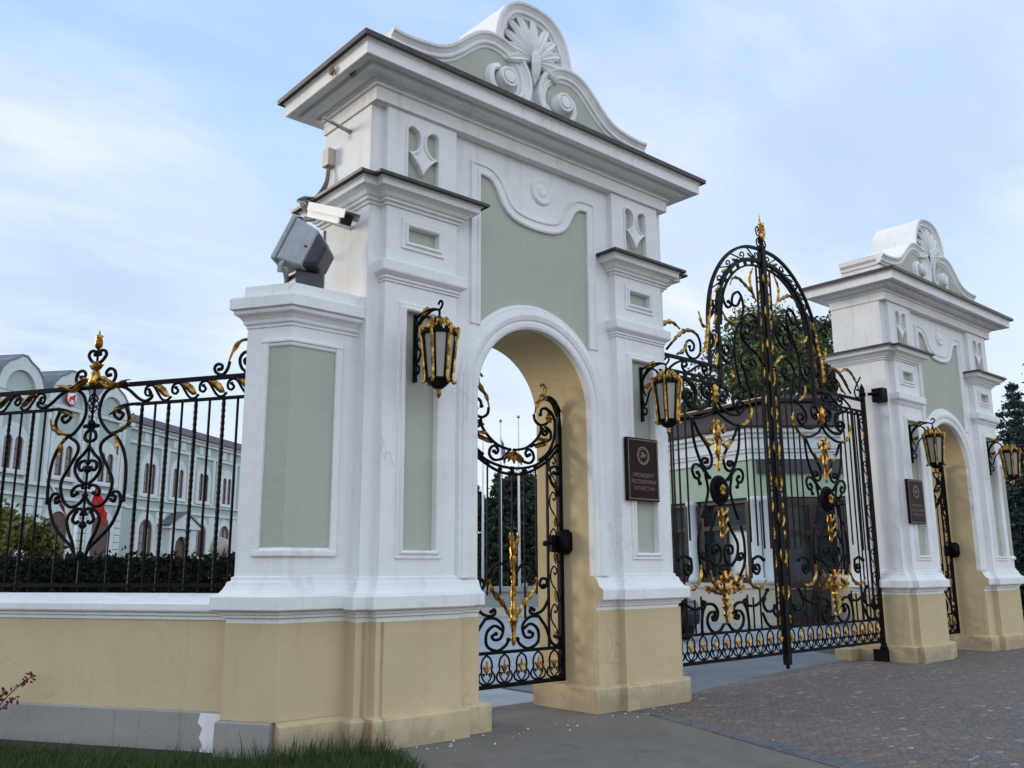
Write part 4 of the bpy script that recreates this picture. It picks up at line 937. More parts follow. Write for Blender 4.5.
# ------------------------------------------------------------------ plaques
def text_mesh(txt, size, name, mat, parent, loc, ext=.002):
    cu = bpy.data.curves.new(name, 'FONT'); cu.body = txt; cu.size = size; cu.align_x = 'CENTER'; cu.extrude = ext; cu.resolution_u = 3
    t = bpy.data.objects.new('tmp', cu); COL.objects.link(t)
    dg = bpy.context.evaluated_depsgraph_get(); me = bpy.data.meshes.new_from_object(t.evaluated_get(dg))
    bpy.data.objects.remove(t); bpy.data.curves.remove(cu)
    me.materials.clear(); me.materials.append(M[mat])
    o = bpy.data.objects.new(name, me); COL.objects.link(o); o.parent = parent; o.location = loc; o.rotation_euler = (R(90), 0, 0); return o
def make_plaque():
    T = empty('wall_plaque', (0, 0, 0), '', 'plaque', 'maroon plaques on the piers')
    MB().box(-.29, .29, -.025, .02, -.385, .385).build('board', 'plaque', T)
    b = MB(); b.sweep(rect(-.268, .268, -.362, .362), [(-.006, -.02), (-.006, -.030), (.006, -.030), (.006, -.02)], XZ, closed=True); b.build('border', 'plaqueletter', T)
    e = MB()
    for r_, w in ((.105, .008), (.084, .004)):
        e.sweep(arc(0, .17, r_, 0, 350, 36), [(-w, -.02), (-w, -.031), (w, -.031), (w, -.02)], XZ, closed=True)
    cat = [(-.052, .148), (-.04, .168), (-.02, .178), (.02, .18), (.042, .198), (.055, .19), (.05, .176), (.036, .17), (.046, .142), (.036, .14), (.024, .158), (-.01, .156), (-.022, .132), (-.034, .134), (-.03, .155), (-.045, .145)]
    e.plate(cat, [], -.031, -.02, XZ)
    e.plate([(-.02, .18), (-.03, .205), (-.012, .222), (.012, .216), (.004, .2), (.006, .184)], [], -.031, -.02, XZ)
    e.tube([(-.05, -.027, .152), (-.062, -.027, .175), (-.05, -.027, .192), (-.056, -.027, .207)], .004, 5)
    for i in range(10):
        a = 2 * math.pi * i / 10; e.lathe([(0, 0), (.007, 0), (.007, .002), (0, .003)], n=8, mp=lambda x, y, z, a=a: (.094 * math.cos(a) + x, -.029 - z, .17 + .094 * math.sin(a) + y))
    e.build('emblem', 'plaqueletter', T)
    for s, z in (('ПРЕЗИДЕНТ', -.075), ('РЕСПУБЛИКИ', -.155), ('ТАТАРСТАН', -.235)): text_mesh(s, .066, 'lettering', 'plaqueletter', T, (0, -.025, z - .02))
    return T
q = make_plaque(); q.location = (4.465, -.04, 2.775); q['label'] = 'dark maroon plaque with emblem and three lettered lines on the near pier'
q2 = copy_tree(q); q2.location = (11.76, -.04, 2.70); q2['label'] = 'dark maroon plaque on the farther pier, seen at a steep angle'
T = empty('notice', (15.19, .03, 1.915), 'small white notice with a blue border low on the rightmost pilaster', 'notice')
MB().box(-.12, .12, -.012, .02, -.16, .16).build('sheet', 'paper', T); b = MB(); b.sweep(rect(-.085, .085, -.05, .11), [(-.012, -.012), (-.012, -.016), (.012, -.016), (.012, -.012)], XZ, closed=True); b.box(-.08, .08, -.016, -.012, -.14, -.10); b.build('printed_border', 'bluepaper', T)

# ------------------------------------------------------------------ floodlight, camera, cables
def make_floodlight():
    T = empty('floodlight', (.02, .52, 4.28), 'large grey floodlight tilted on top of the left corner pedestal', 'floodlight')
    F = Vector((-.66, .62, .42)).normalized(); S = Vector((F.y, -F.x, 0)).normalized(); U = S.cross(F)
    if U.z < 0: U = -U
    C = Vector((.02, -.06, .42))
    def P(f, s, u): return tuple(C + (F * f + S * s + U * u) * 1.0)
    def fr(b, f0, w0, h0, f1, w1, h1, m=0):
        vs = [P(f0, -w0, -h0), P(f0, w0, -h0), P(f0, w0, h0), P(f0, -w0, h0), P(f1, -w1, -h1), P(f1, w1, -h1), P(f1, w1, h1), P(f1, -w1, h1)]
        b.add(vs, [(0, 1, 2, 3), (4, 5, 6, 7), (0, 1, 5, 4), (1, 2, 6, 5), (2, 3, 7, 6), (3, 0, 4, 7)], m)
    b = MB(); fr(b, .13, .26, .235, -.13, .235, .20); h = b.build('housing', 'greymetal', T)
    bv = h.modifiers.new('b', 'BEVEL'); bv.width = .022; bv.segments = 3
    b = MB(); fr(b, .175, .275, .25, .125, .275, .25); r_ = b.build('bezel', 'greymetal', T); bv = r_.modifiers.new('b', 'BEVEL'); bv.width = .018; bv.segments = 3
    b = MB(); fr(b, .185, .23, .205, .172, .23, .205); b.build('lens', 'winglass', T)
    b = MB(); fr(b, -.12, .225, .19, -.25, .17, .10); k = b.build('back_cover', 'darkmetal', T); bv = k.modifiers.new('b', 'BEVEL'); bv.width = .03; bv.segments = 3
    b = MB()
    for z_ in (-.09, .09): fr(b, .06, .245, .012, -.10, .24, .012) if z_ > 0 else None
    for s in (-.2, .2): b.tube([P(.15, s, .245), P(.10, s, .255), P(.08, s, .225)], .012, 6)
    b.build('clip', 'darkmetal', T)
    b = MB()
    for s in (-1, 1):
        b.tube([P(.05, s * .23, -.20), P(.06, s * .22, -.27), P(.04, s * .20, -.33)], .028, 4, smooth=False)
    b.box(-.18, .12, -.13, .17, 0, .03)
    b.tube([(-.13, .09, .02), (-.10, .06, .12), P(.02, -.2, -.26)], .03, 6); b.tube([(.05, -.08, .02), (.05, -.06, .1), P(.02, .2, -.26)], .03, 6)
    b.build('mounting_yoke', 'greymetal', T)
    b = MB(); b.box(-.10, .20, -.15, .12, .03, .20); k = b.build('ballast_box', 'darkmetal', T); bv = k.modifiers.new('b', 'BEVEL'); bv.width = .025; bv.segments = 3
make_floodlight()
T = empty('security_camera', (.57, .455, 5.07), 'white security camera on an arm beside the intermediate cornice of the near pier', 'camera')
ax = Vector((0.10, -.95, -.40)).normalized(); sd = Vector((1, .08, 0)).normalized(); u_ = sd.cross(ax); u_ = u_ if u_.z > 0 else -u_
Cc = Vector((-.27, -.02, .07))
def CP(a, s, z): return tuple(Cc + (ax * a + sd * s + u_ * z) * 1.25)
def cbox(b, a0, a1, s, z0, z1): b.add([CP(a, t, z) for a in (a0, a1) for t in (-s, s) for z in (z0, z1)], [(0, 1, 3, 2), (4, 6, 7, 5), (0, 4, 5, 1), (2, 3, 7, 6), (0, 2, 6, 4), (1, 5, 7, 3)])
b = MB(); cbox(b, -.26, .24, .062, -.055, .055); h = b.build('housing', 'camwhite', T); bv = h.modifiers.new('b', 'BEVEL'); bv.width = .012; bv.segments = 2
b = MB(); cbox(b, -.24, .31, .075, .060, .070); [b.add([CP(a, t, z) for a in (-.24, .31) for t in (q_, q_ + .008) for z in (.0, .065)], [(0, 1, 3, 2), (4, 6, 7, 5), (0, 4, 5, 1), (2, 3, 7, 6), (0, 2, 6, 4), (1, 5, 7, 3)]) for q_ in (-.078, .070)]; b.build('sun_shield', 'camwhite', T)
b = MB(); cbox(b, .238, .246, .05, -.045, .045); b.build('lens_window', 'blackplastic', T)
b = MB(); b.tube([(0, 0, 0), (-.30, .04, .04)], .024, 8); b.tube([(-.30, .04, .04), (-.31, .03, .08), CP(0, 0, -.05)], .02, 8); b.lathe([(.045, -.01), (.045, .01)], n=10, mp=lambda x, y, z: (z - .008, x, y)); b.build('arm', 'camwhite', T)
b = MB(); b.tube([tuple(v) for v in smooth_path([CP(-.2, 0, -.06), (-.42, .32, .05), (-.34, .36, -.12), (-.2, .42, -.2), (-.02, .47, -.22), (-.015, .49, -.35)], 5)], .011, 6); b.build('lead', 'cable', T)
T = empty('junction_box', (.55, .885, 6.0), 'small beige junction box on the side of the near pier above the camera', 'junction box')
b = MB(); b.box(-.09, 0, -.07, .07, -.1, .1); h = b.build('casing', 'box', T); bv = h.modifiers.new('b', 'BEVEL'); bv.width = .01; bv.segments = 2
for k in range(3):
    b = MB(); b.tube(smooth_path([(-.04, -.02 + .02 * k, -.09), (-.05 - .015 * k, .0, -.3), (-.10 - .03 * k, .06, -.46), (-.26 - .03 * k, .10 - .05 * k, -.53), (-.33 - .02 * k, .05, -.57), (-.37, -.05 - .05 * k, -.66), (-.33, -.1, -.75)], 5), .012, 6); b.build('lead', 'cable', T)
tag(MB().tube([(.555, .985, 4.3), (.555, .985, 5.2)], .022, 8).build('conduit', 'cable'), 'thin grey conduit running up the back edge of the near pier behind the floodlight', 'conduit')
T = empty('iron_spike', (.57, .52, 6.18), 'thin metal rod sticking out under the main cornice of the near pier', 'rod')
MB().tube([(0.005, 0, 0), (-.34, .02, .07)], [.026, .014], 8).build('rod', 'greymetal', T); MB().box(-.02, .0, -.04, .04, -.09, .06).build('wall_plate', 'greymetal', T)
# broken render patches on the side of the main cornice
M['brick'] = plain('exposed brown brick', (.22, .12, .07), .95, 0, .5, 25, 1)
for (cx_, cy_, cz_, s_) in ((-2.685, .30, 6.665, .055), (-2.555, .10, 6.60, .05)):
    pts = [(s_ * random.uniform(.6, 1.15) * math.cos(2 * math.pi * i / 11), s_ * random.uniform(.6, 1.15) * math.sin(2 * math.pi * i / 11)) for i in range(11)]
    b = MB(); b.plate(pts, [], -.012, .006, lambda a_, b_, w: (cx_ - w, cy_ + a_, cz_ + b_)); b.build('exposed_brick', 'brick', PA)

# ------------------------------------------------------------------ palace far left
PO = (16.04, 53.75, 0); PR = R(38.3)
T = empty('palace', PO, 'long pale green two storey palace with white trim and arched windows, far behind the railing', 'palace', None, PR)
def W(x0, x1, y0, y1, z0, z1, mat, nm, par=None): return MB().box(x0, x1, y0, y1, z0, z1).build(nm, mat, par or T)
MB().box(-34, 32, .0, 16, 0, 11.0).build('wall', 'pal_green', T)
b = MB(); b.add([(-34.4, -.5, 11.15), (32.4, -.5, 11.15), (32.4, 16, 11.15), (-34.4, 16, 11.15), (-30, 5, 13.2), (28, 5, 13.2), (28, 12, 13.2), (-30, 12, 13.2)], [(0, 1, 5, 4), (1, 2, 6, 5), (2, 3, 7, 6), (3, 0, 4, 7), (4, 5, 6, 7), (0, 1, 2, 3)])
b.build('roof', 'pal_roof', T)
b = MB(); b.box(-34.1, 32.1, -.18, .0, 10.75, 10.98); b.box(-34.1, 32.1, -.32, .0, 10.98, 11.14); b.build('cornice', 'pal_white', T)
b = MB(); b.box(-34.05, 32.05, -.12, .0, 9.85, 10.05); b.build('frieze_band', 'pal_white', T)
b = MB(); b.box(-34.05, 32.05, -.14, .0, 6.22, 6.36); b.box(-34.05, 32.05, -.10, .0, 5.55, 5.72); b.build('string_course', 'pal_white', T)
b = MB(); b.box(-34.05, 32.05, -.16, .0, 0, 1.5); b.build('plinth', 'stone', T)
def archpoly(c, hw, z0, z1):
    return [(c - hw, z0), (c + hw, z0)] + arc(c, z1 - hw, hw, 0, 180, 12)
def win(c, hw, z0, z1, yf, two=False, par=None):
    sur = archpoly(c, hw + .38, z0 - .12, z1 + .42)
    lights = [(c - hw * .54, hw * .42), (c + hw * .54, hw * .42)] if two else [(c, hw)]
    zt = z1 - .25 if two else z1
    f = MB().plate(sur, [archpoly(x, w_, z0, zt) for x, w_ in lights], yf - .13, yf + .05, XZ).build('window', 'pal_white', par or T)
    for x, w_ in lights: MB().plate(archpoly(x, w_ - .005, z0 + .01, zt - .01), [], yf - .02, yf - .01, XZ).build('pane', 'winglass', f)
    b = MB()
    for x, w_ in lights:
        b = MB()
        if not two: b.box(x - .06, x + .06, yf - .06, yf - .02, z0, zt - .02)
        for t in (.33, .62): b.box(x - w_, x + w_, yf - .05, yf - .022, z0 + (zt - z0) * t - .035, z0 + (zt - z0) * t + .035)
        b.plate(archpoly(x, w_, z0, zt), [archpoly(x, w_ * .72, z0 + .1, zt - w_ * .28)], yf - .055, yf - .02, XZ); b.build('sash', 'curtain', f)
    b = MB(); b.box(c - hw - .45, c + hw + .45, yf - .22, yf, z0 - .26, z0 - .12); b.build('sill', 'pal_white', f)
SP = 3.58
for i in range(9):
    c = 1.95 + SP * i
    win(c, .70, 6.65, 8.95, 0, True)
    if i != 2 and i != 1: win(c, .78, 2.5, 4.95, 0)
    elif i == 2: win(c, .78, 2.5, 4.95, 0)
    for dx in (-.55, .55):
        b = MB(); b.box(c + dx - .28, c + dx + .28, -.08, .0, 10.12, 10.68); b.build('attic_window', 'pal_white', T)
    for dx in (SP / 2 - .35, SP / 2 + .35):
        b = MB(); b.box(c + dx - .17, c + dx + .17, -.12, 0, 6.36, 9.85); b.build('pilaster', 'pal_white', T)
    b = MB(); b.box(c + SP / 2 - .6, c + SP / 2 + .6, -.06, 0, 1.5, 5.5); b.build('rustication', 'pal_white', T)
# gabled pavilion
MB().box(-14.2, -1.2, -.55, .5, 0, 11.2).build('pavilion_wall', 'pal_green', T)
b = MB(); b.box(-14.3, -1.1, -.75, -.55, 10.75, 11.0); b.box(-14.35, -1.05, -.72, -.55, 6.2, 6.4); b.box(-14.3, -1.1, -.66, -.55, 5.55, 5.72); b.build('pavilion_cornice', 'pal_white', T)
for c in (-11.7, -7.6, -3.7):
    op = [(c - 1.85, 11.0), (c + 1.85, 11.0), (c + 1.8, 11.5), (c + 1.55, 12.1), (c + 1.1, 12.55), (c + .55, 12.8), (c + .18, 13.05), (c - .18, 13.05), (c - .55, 12.8), (c - 1.1, 12.55), (c - 1.55, 12.1), (c - 1.8, 11.5)]
    g = MB().plate(op, [archpoly(c, 1.15, 11.02, 12.25)], -.8, -.45, XZ).build('gable', 'pal_white', T)
    MB().plate(archpoly(c, 1.2, 11.0, 12.3), [], -.62, -.5, XZ).build('tympanum', 'pal_green', g)
    top = op[2:]; b = MB(); b.sweep(top, [(-.04, -.85), (.06, -.85), (.06, 4.5), (-.04, 4.5)], XZ, flip=1); b.build('gable_roof', 'pal_grey', g)
    win(c, .75, 6.9, 8.95, -.55, True)
    for dx in (-1.55, -1.15, 1.15, 1.55):
        b = MB(); b.box(c + dx - .16, c + dx + .16, -.72, -.55, 6.4, 10.75); b.build('column', 'pal_white', T)
    d = MB().plate(archpoly(c, 1.35, 1.5, 5.3), [archpoly(c, .85, 1.5, 4.9)], -.68, -.5, XZ).build('doorway', 'pal_white', T)
    MB().plate(archpoly(c, .87, 1.5, 4.92), [], -.6, -.58, XZ).build('door', 'curtain', d)
    for dx in (-1.7, 1.7):
        b = MB()
        for k in range(9): b.box(c + dx - .3, c + dx + .3, -.66, -.55, 1.55 + .44 * k, 1.94 + .44 * k)
        b.build('rustication', 'pal_white', T)
# emblem disc on the middle gable
b = MB(); b.lathe([(.0, .05), (.46, .05), (.5, 0)], n=24, mp=lambda x, y, z: (-7.7 + x, -.86 - z, 11.45 + y)); e = b.build('emblem', 'red', T)
b = MB(); b.lathe([(.0, .06), (.41, .06), (.42, .05)], n=24, mp=lambda x, y, z: (-7.7 + x, -.86 - z, 11.45 + y)); b.build('emblem_field', 'wcloth', e)
b = MB(); b.plate([(-7.98, 11.35), (-7.9, 11.5), (-7.7, 11.55), (-7.5, 11.7), (-7.42, 11.6), (-7.5, 11.45), (-7.45, 11.2), (-7.6, 11.35), (-7.8, 11.35), (-7.9, 11.15)], [], -.94, -.90, XZ); b.build('emblem_figure', 'red', e)
# entrance porch
b = MB(); 
for x0, x1 in ((3.75, 4.5), (6.55, 7.3)): b.box(x0, x1, -.8, 0, 0, 4.4)
po = b.build('porch', 'pal_white', T)
b = MB(); b.plate([(3.4, 4.4), (7.65, 4.4), (7.65, 4.55), (5.53, 5.5), (3.4, 4.55)], [], -.95, 0, XZ); b.build('pediment', 'pal_white', po)
b = MB(); b.sweep([(7.7, 4.6), (5.53, 5.58), (3.35, 4.6)], [(-.03, -1.05), (.07, -1.05), (.07, 0), (-.03, 0)], XZ, flip=1); b.build('porch_roof', 'pal_grey', po)
MB().plate([(4.3, 0), (6.75, 0)] + [(6.75, 4.38), (4.3, 4.38)], [archpoly(5.53, .8, 0.02, 3.9)], -.7, -.5, XZ).build('arch', 'pal_white', po)
MB().plate(archpoly(5.53, .82, 0, 3.92), [], -.45, -.4, XZ).build('door', 'curtain', po)
b = MB(); b.box(-.6, .9, 3, 4.4, 12.4, 13.4); b.lathe([(1.0, 13.4), (.9, 13.5), (.2, 13.9), (.15, 14.6), (.05, 14.9)], (.15, 3.7, 0), 8); b.build('roof_vent', 'pal_white', T)
# flags on staffs in front of the pavilion
def flag(loc, staff, cols, label, yaw):
    T = empty('flag', loc, label, 'flag', 'flags in front of the palace', yaw)
    b = MB(); b.tube([(0, 0, 0), staff], .035, 6); b.build('staff', 'pole', T)
    s = Vector(staff); n = 14; h = len(cols)
    for k, c in enumerate(cols):
        vs = []; fs = []
        for i in range(n + 1):
            for j in range(5):
                t = i / n; w = (k + j / 4) / h
                p = s * (1 - .55 * w) + Vector((.62 * t + .10 * math.sin(t * 5), -.5 * t + .12 * math.sin(t * 9 + w * 2), -1.25 * t - .12 * math.sin(t * 3 + w)))
                vs.append(p)
        for i in range(n):
            for j in range(4): a = i * 5 + j; fs.append((a, a + 1, a + 6, a + 5))
        q = MB(); q.add(vs, fs, 0, True); o = q.build('cloth_stripe', c, T); so = o.modifiers.new('s', 'SOLIDIFY'); so.thickness = .012
flag((8.2, 38.4, 4.15), (-1.05, .38, 2.0), ['wcloth', 'blue', 'red'], 'white, blue and red flag drooping on a slanted staff before the palace', 0)
flag((8.95, 37.7, 4.15), (.1, -.35, 1.35), ['red', 'red'], 'plain red flag hanging limp beside the white, blue and red one', 0)
for o in ():
    pass
# mast that carries both flags
tag(MB().tube([(8.55, 38.05, 0), (8.55, 38.05, 4.4)], .07, 8).build('flag_mast', 'pole'), 'short white mast carrying the two slanted flag staffs before the palace', 'mast')

# ------------------------------------------------------------------ guard house behind the gate
gx, gy = 18.2, 7.55; a1, a2 = R(81), R(-41)
p0 = Vector((gx, gy)); pA = p0 + 7.5 * Vector((math.cos(a1), math.sin(a1))); pB = p0 + 5.2 * Vector((math.cos(a2), math.sin(a2)))
foot = [tuple(pA + Vector((5.5, 3.5))), tuple(pA), tuple(p0), tuple(pB), tuple(pB + Vector((5.5, 1.5))), tuple(pA + Vector((9.5, 1.)))]
T = empty('guard_house', (gx, gy, 0), 'guard house with brown hipped roof, white cornice and sage frieze, behind the iron gate', 'guard house')
G = lambda a, b_, w: (a - gx, b_ - gy, w)
inset = lambda d: [tuple(Vector(p) + (Vector((gx + 6, gy + 3)) - Vector(p)).normalized() * d) for p in foot]
MB().plate(inset(.35), [], 0, 3.9, G).build('glazed_wall', 'winglass', T)
MB().sweep(foot, [(-.3, -.05), (.05, -.05), (.05, .95), (.1, 1.0), (.1, 1.12), (-.3, 1.15)], G, closed=True).build('plinth_wall', 'cream', T)
MB().sweep(foot, [(-.3, 3.55), (.04, 3.55), (.04, 4.62), (-.3, 4.62)], G, closed=True).build('frieze', 'gh_green', T)
MB().sweep(foot, [(-.3, 4.625), (.10, 4.625), (.10, 4.80), (.16, 4.83), (.16, 4.9), (.20, 4.92), (.20, 5.2), (.28, 5.25), (.28, 5.32), (.38, 5.38), (.38, 5.5), (-.3, 5.55)], G, closed=True).build('cornice', 'pal_white', T)
tp = [tuple(Vector((gx + 6, gy + 3)) + (Vector(p) - Vector((gx + 6, gy + 3))) * .42) for p in foot]
b = MB(); b.sweep(foot, [(-2.5, 5.5), (.46, 5.505), (.46, 5.56), (-2.5, 6.85)], G, closed=True); b.plate(inset(2.2), [], 6.7, 6.8, G); rf = b.build('roof', 'gh_roof', T)
b = MB(); b.sweep(foot, [(-2.6, 6.75), (-2.4, 6.75), (-2.4, 6.98), (-2.6, 6.98)], G, closed=True); b.build('roof_curb', 'gh_wood', rf)
def along(p, q, t): return Vector(p) + (Vector(q) - Vector(p)) * t
for (p, q, ts) in ((foot[1], foot[2], (.0, .33, .66, 1.)), (foot[2], foot[3], (.06, .5, .97)), (foot[3], foot[4], (.5, 1.))):
    for t in ts:
        c = along(p, q, t); b = MB(); b.lathe([(.19, 1.12), (.19, 1.25), (.15, 1.3), (.14, 3.4), (.19, 3.45), (.19, 3.56)], G(c.x, c.y, 0), 14); b.build('column', 'pal_white', T)
    for i in range(len(ts) - 1):
        d = (Vector(q) - Vector(p)).normalized(); nn = Vector((d.y, -d.x)); a_ = along(p, q, ts[i] + .04) - nn * .12; e_ = along(p, q, ts[i + 1] - .04) - nn * .12
        b = MB(); m_ = lambda s, z, w, a_=a_, e_=e_, nn=nn: G(*(a_ + (e_ - a_).normalized() * s + nn * w), z)
        L_ = (e_ - a_).length
        b.plate(rect(0, L_, 1.12, 3.56), [rect(.12, L_ / 2 - .06, 1.3, 2.65), rect(L_ / 2 + .06, L_ - .12, 1.3, 2.65), rect(.12, L_ - .12, 2.78, 3.42)], -.05, .05, m_); b.build('window_frame', 'gh_wood', T)
# the bright window pane is a pale panel painted as reflected sky; the door is dark joinery
b = MB(); c = along(foot[2], foot[3], .3); d = (Vector(foot[3]) - Vector(foot[2])).normalized(); nn = Vector((d.y, -d.x))
m_ = lambda s, z, w: G(*(c + d * s + nn * w), z)
ph = [rect(-.75 + .9 * i, -.05 + .9 * i, z0, z1) for i in range(3) for z0, z1 in ((.25, 1.0), (1.15, 2.45), (2.6, 3.3))]
b.plate(rect(-.9, 1.95, 0, 3.5), ph, .0, .14, m_); dr = b.build('door', 'gh_wood', T)
b = MB(); b.plate(rect(-.85, 1.9, .05, 3.45), [], .05, .06, m_); b.build('pane', 'winglass', dr)
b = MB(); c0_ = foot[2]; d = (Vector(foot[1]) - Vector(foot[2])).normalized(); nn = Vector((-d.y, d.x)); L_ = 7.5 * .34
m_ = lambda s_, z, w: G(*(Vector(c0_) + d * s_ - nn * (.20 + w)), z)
b.plate(rect(.34, 1.22, 1.28, 2.66), [], 0, .02, m_); b.build('sky_reflection_panel', 'camwhite', T)  # white panel stands for the sky's reflection in this pane
b = MB(); q_ = Vector(foot[2]); d = (Vector(foot[3]) - q_).normalized(); nn = Vector((d.y, -d.x)); m_ = lambda s_, z, w: G(*(q_ + d * s_ + nn * w), z)
b.plate(rect(.12, 5.1, 4.22, 4.60), [], .05, .16, m_); b.build('dark_fascia', 'darkmetal', T)
# parked car and bollard glimpsed through the gate
def wheel(par, x, y):
    t = MB(); t.lathe([(.20, -.1), (.31, -.1), (.33, -.05), (.33, .05), (.31, .1), (.20, .1)], n=20, mp=lambda a, b_, z: (x + a, y + z, .33 + b_)); w = t.build('wheel', 'rubber', par)
    t = MB(); t.lathe([(0, -.08), (.2, -.08), (.2, .08), (0, .08)], n=14, mp=lambda a, b_, z: (x + a, y + z, .33 + b_)); t.build('rim', 'greymetal', w)
def make_car(loc, rz, label):
    T = empty('parked_car', loc, label, 'car', None, rz)
    b = MB(); prof = [(-2.1, .35), (2.1, .35), (2.15, .6), (2.05, .85), (1.1, .98), (.55, 1.42), (-.9, 1.45), (-1.6, 1.02), (-2.1, .95), (-2.17, .6)]
    b.plate(prof, [], -.85, .85, XZ); o = b.build('body', 'carpaint', T); bv = o.modifiers.new('b', 'BEVEL'); bv.width = .08; bv.segments = 3
    b = MB()
    for y in (-.856, .846): b.plate([(.95, 1.0), (.5, 1.36), (-.85, 1.38), (-1.4, 1.02)], [], y, y + .01, XZ)
    b.add([(1.13, -.7, .99), (1.13, .7, .99), (.60, .62, 1.41), (.60, -.62, 1.41)], [(0, 1, 2, 3)]); b.add([(-1.64, -.7, 1.04), (-1.64, .7, 1.04), (-.95, .62, 1.44), (-.95, -.62, 1.44)], [(0, 1, 2, 3)]); b.build('window', 'winglass', T)
    for x in (-1.35, 1.35):
        for y in (-.8, .8): wheel(T, x, y)
    for y in (-.6, .6): MB().box(2.06, 2.17, y - .18, y + .18, .68, .82).build('headlight', 'lampglass', T)
    for y in (-.65, .65): MB().box(-2.19, -2.08, y - .15, y + .15, .72, .88).build('tail_light', 'red', T)
make_car((12.7, 7.5, 0), R(242), 'dark blue parked car glimpsed low through the left half of the iron gate')
# ------------------------------------------------------------------ things behind the arch
for i, (x, y, h, lb) in enumerate(((24.21, 27.1, 8.6, 'white flagpole nearest the left jamb of the arch'), (24.87, 26.52, 8.75, 'white flagpole with a limp furled flag, second from the left in the arch'), (25.55, 25.93, 8.95, 'tall white flagpole in the middle of the arch'), (26.41, 25.18, 8.4, 'white flagpole half hidden by the right stile of the wicket gate'))):
    T = empty('flagpole', (x, y, 0), lb, 'flagpole', 'flagpoles seen through the arch')
    b = MB(); b.tube([(0, 0, 0), (0, 0, h * .5), (0, 0, h)], [.075, .06, .035], 10); b.build('mast', 'pole', T)
    b = MB(); b.lathe([(0, h), (.07, h + .03), (.08, h + .09), (.05, h + .15), (0, h + .17)], n=10); b.build('ball', 'gold', T)
    if i == 1:
        vs = []; fs = []
        for a_ in range(13):
            for j in range(6): vs.append((.04 + .05 * j + .02 * math.sin(a_), .04 * math.sin(a_ * .9 + j * 1.7), h - .7 - a_ * .075 - j * .12))
        for a_ in range(12):
            for j in range(5): k = a_ * 6 + j; fs.append((k, k + 1, k + 7, k + 6))
        q = MB(); q.add(vs, fs, 0, True); o = q.build('furled_flag', 'cable', T); so = o.modifiers.new('s', 'SOLIDIFY'); so.thickness = .01
T = empty('stone_parapet', (16.3, 15.9, 0), 'low grey stone parapet with coping beyond the wicket gate', 'parapet', None, R(-42))
b = MB(); b.box(-4, 4, 0, .5, 0, .82); b.build('wall', 'stone', T); b = MB(); b.box(-4.05, 4.05, -.08, .55, .82, .98); b.build('coping', 'stone', T); b = MB(); b.box(-4, 4, -.02, 0, 0, .3); b.build('skirting', 'cream', T)
T = empty('globe_lamp', (15.9, 14.82, 0), 'small white globe lamp on a short post in front of the stone parapet', 'globe lamp')
b = MB(); b.tube([(0, 0, 0), (0, 0, .9)], .04, 8); b.build('post', 'iron', T); b = MB(); b.lathe([(.02, .88), (.08, .9), (.115, .98), (.11, 1.05), (.06, 1.12), (0, 1.13)], n=16); b.build('globe', 'lampglass', T)
T = empty('garden_lamp', (10.83, 27.0, 0), 'white topped garden lamp before the palace, beside the pedestal edge', 'garden lamp')
b = MB(); b.tube([(0, 0, 0), (0, 0, 2.0)], .12, 8); b.build('post', 'darkmetal', T); b = MB(); b.lathe([(.2, 1.95), (.34, 2.1), (.36, 2.5), (.28, 2.75), (0, 2.85)], n=16); b.build('globe', 'lampglass', T)

# ------------------------------------------------------------------ vegetation
def leaf_mesh(name, mat, parent, pts, size, jit=.5, flat=False, ar=.5):
    vs = []; fs = []
    for p in pts:
        s = size * random.uniform(.6, 1.3); a = random.uniform(0, 6.283); b_ = random.uniform(-1, 1) * (0.5 if flat else 1)
        d = Vector((math.cos(a) * math.sqrt(1 - b_ * b_), math.sin(a) * math.sqrt(1 - b_ * b_), b_))
        u = d.orthogonal(); u.rotate(Matrix.Rotation(random.uniform(0, 6.28), 3, d)) ; v = u * ar; P = Vector(p); o = len(vs)
        vs += [P - d * s, P + v * s, P + d * s, P - v * s]; fs.append((o, o + 1, o + 2, o + 3))
    me = bpy.data.meshes.new(name); me.from_pydata([tuple(v) for v in vs], [], fs); me.materials.append(M[mat])
    o = bpy.data.objects.new(name, me); COL.objects.link(o)
    if parent: o.parent = parent
    return o
def broadleaf(loc, h, r, n, label, mat='leaf_mid', cat='tree', nm='broadleaf_tree', base=.3, size=.16, clump=60, group='trees beyond the gate'):
    T = empty(nm, loc, label, cat, group); rnd = random
    b = MB(); b.tube([(0, 0, 0), (.05 * h * .1, 0, h * .4), (0, .05, h * .85)], [h * .028, h * .02, h * .006], 8)
    pts = []; cl = []
    for i in range(clump):
        z = base + (1 - base) * rnd.random() ** .8; rr = r * math.sin(math.pi * min(1, .12 + .83 * (z - base) / (1 - base))) ** .7
        a = rnd.uniform(0, 6.283); q = rr * math.sqrt(rnd.random()) * 1.0
        c = Vector((q * math.cos(a), q * math.sin(a), z * h)); cl.append(c)
        b.tube([(0, 0, max(.2, c.z * .75)), tuple(c * .6 + Vector((0, 0, c.z * .33))), tuple(c)], [h * .008, h * .005, h * .002], 5)
    for c in cl:
        s = r * rnd.uniform(.16, .34)
        for k in range(n // clump):
            d = Vector((rnd.gauss(0, 1), rnd.gauss(0, 1), rnd.gauss(0, .75))).normalized() * s * rnd.random() ** .4; pts.append(c + d)
    b.build('trunk', 'bark', T); leaf_mesh('crown', mat, T, pts, size); return T
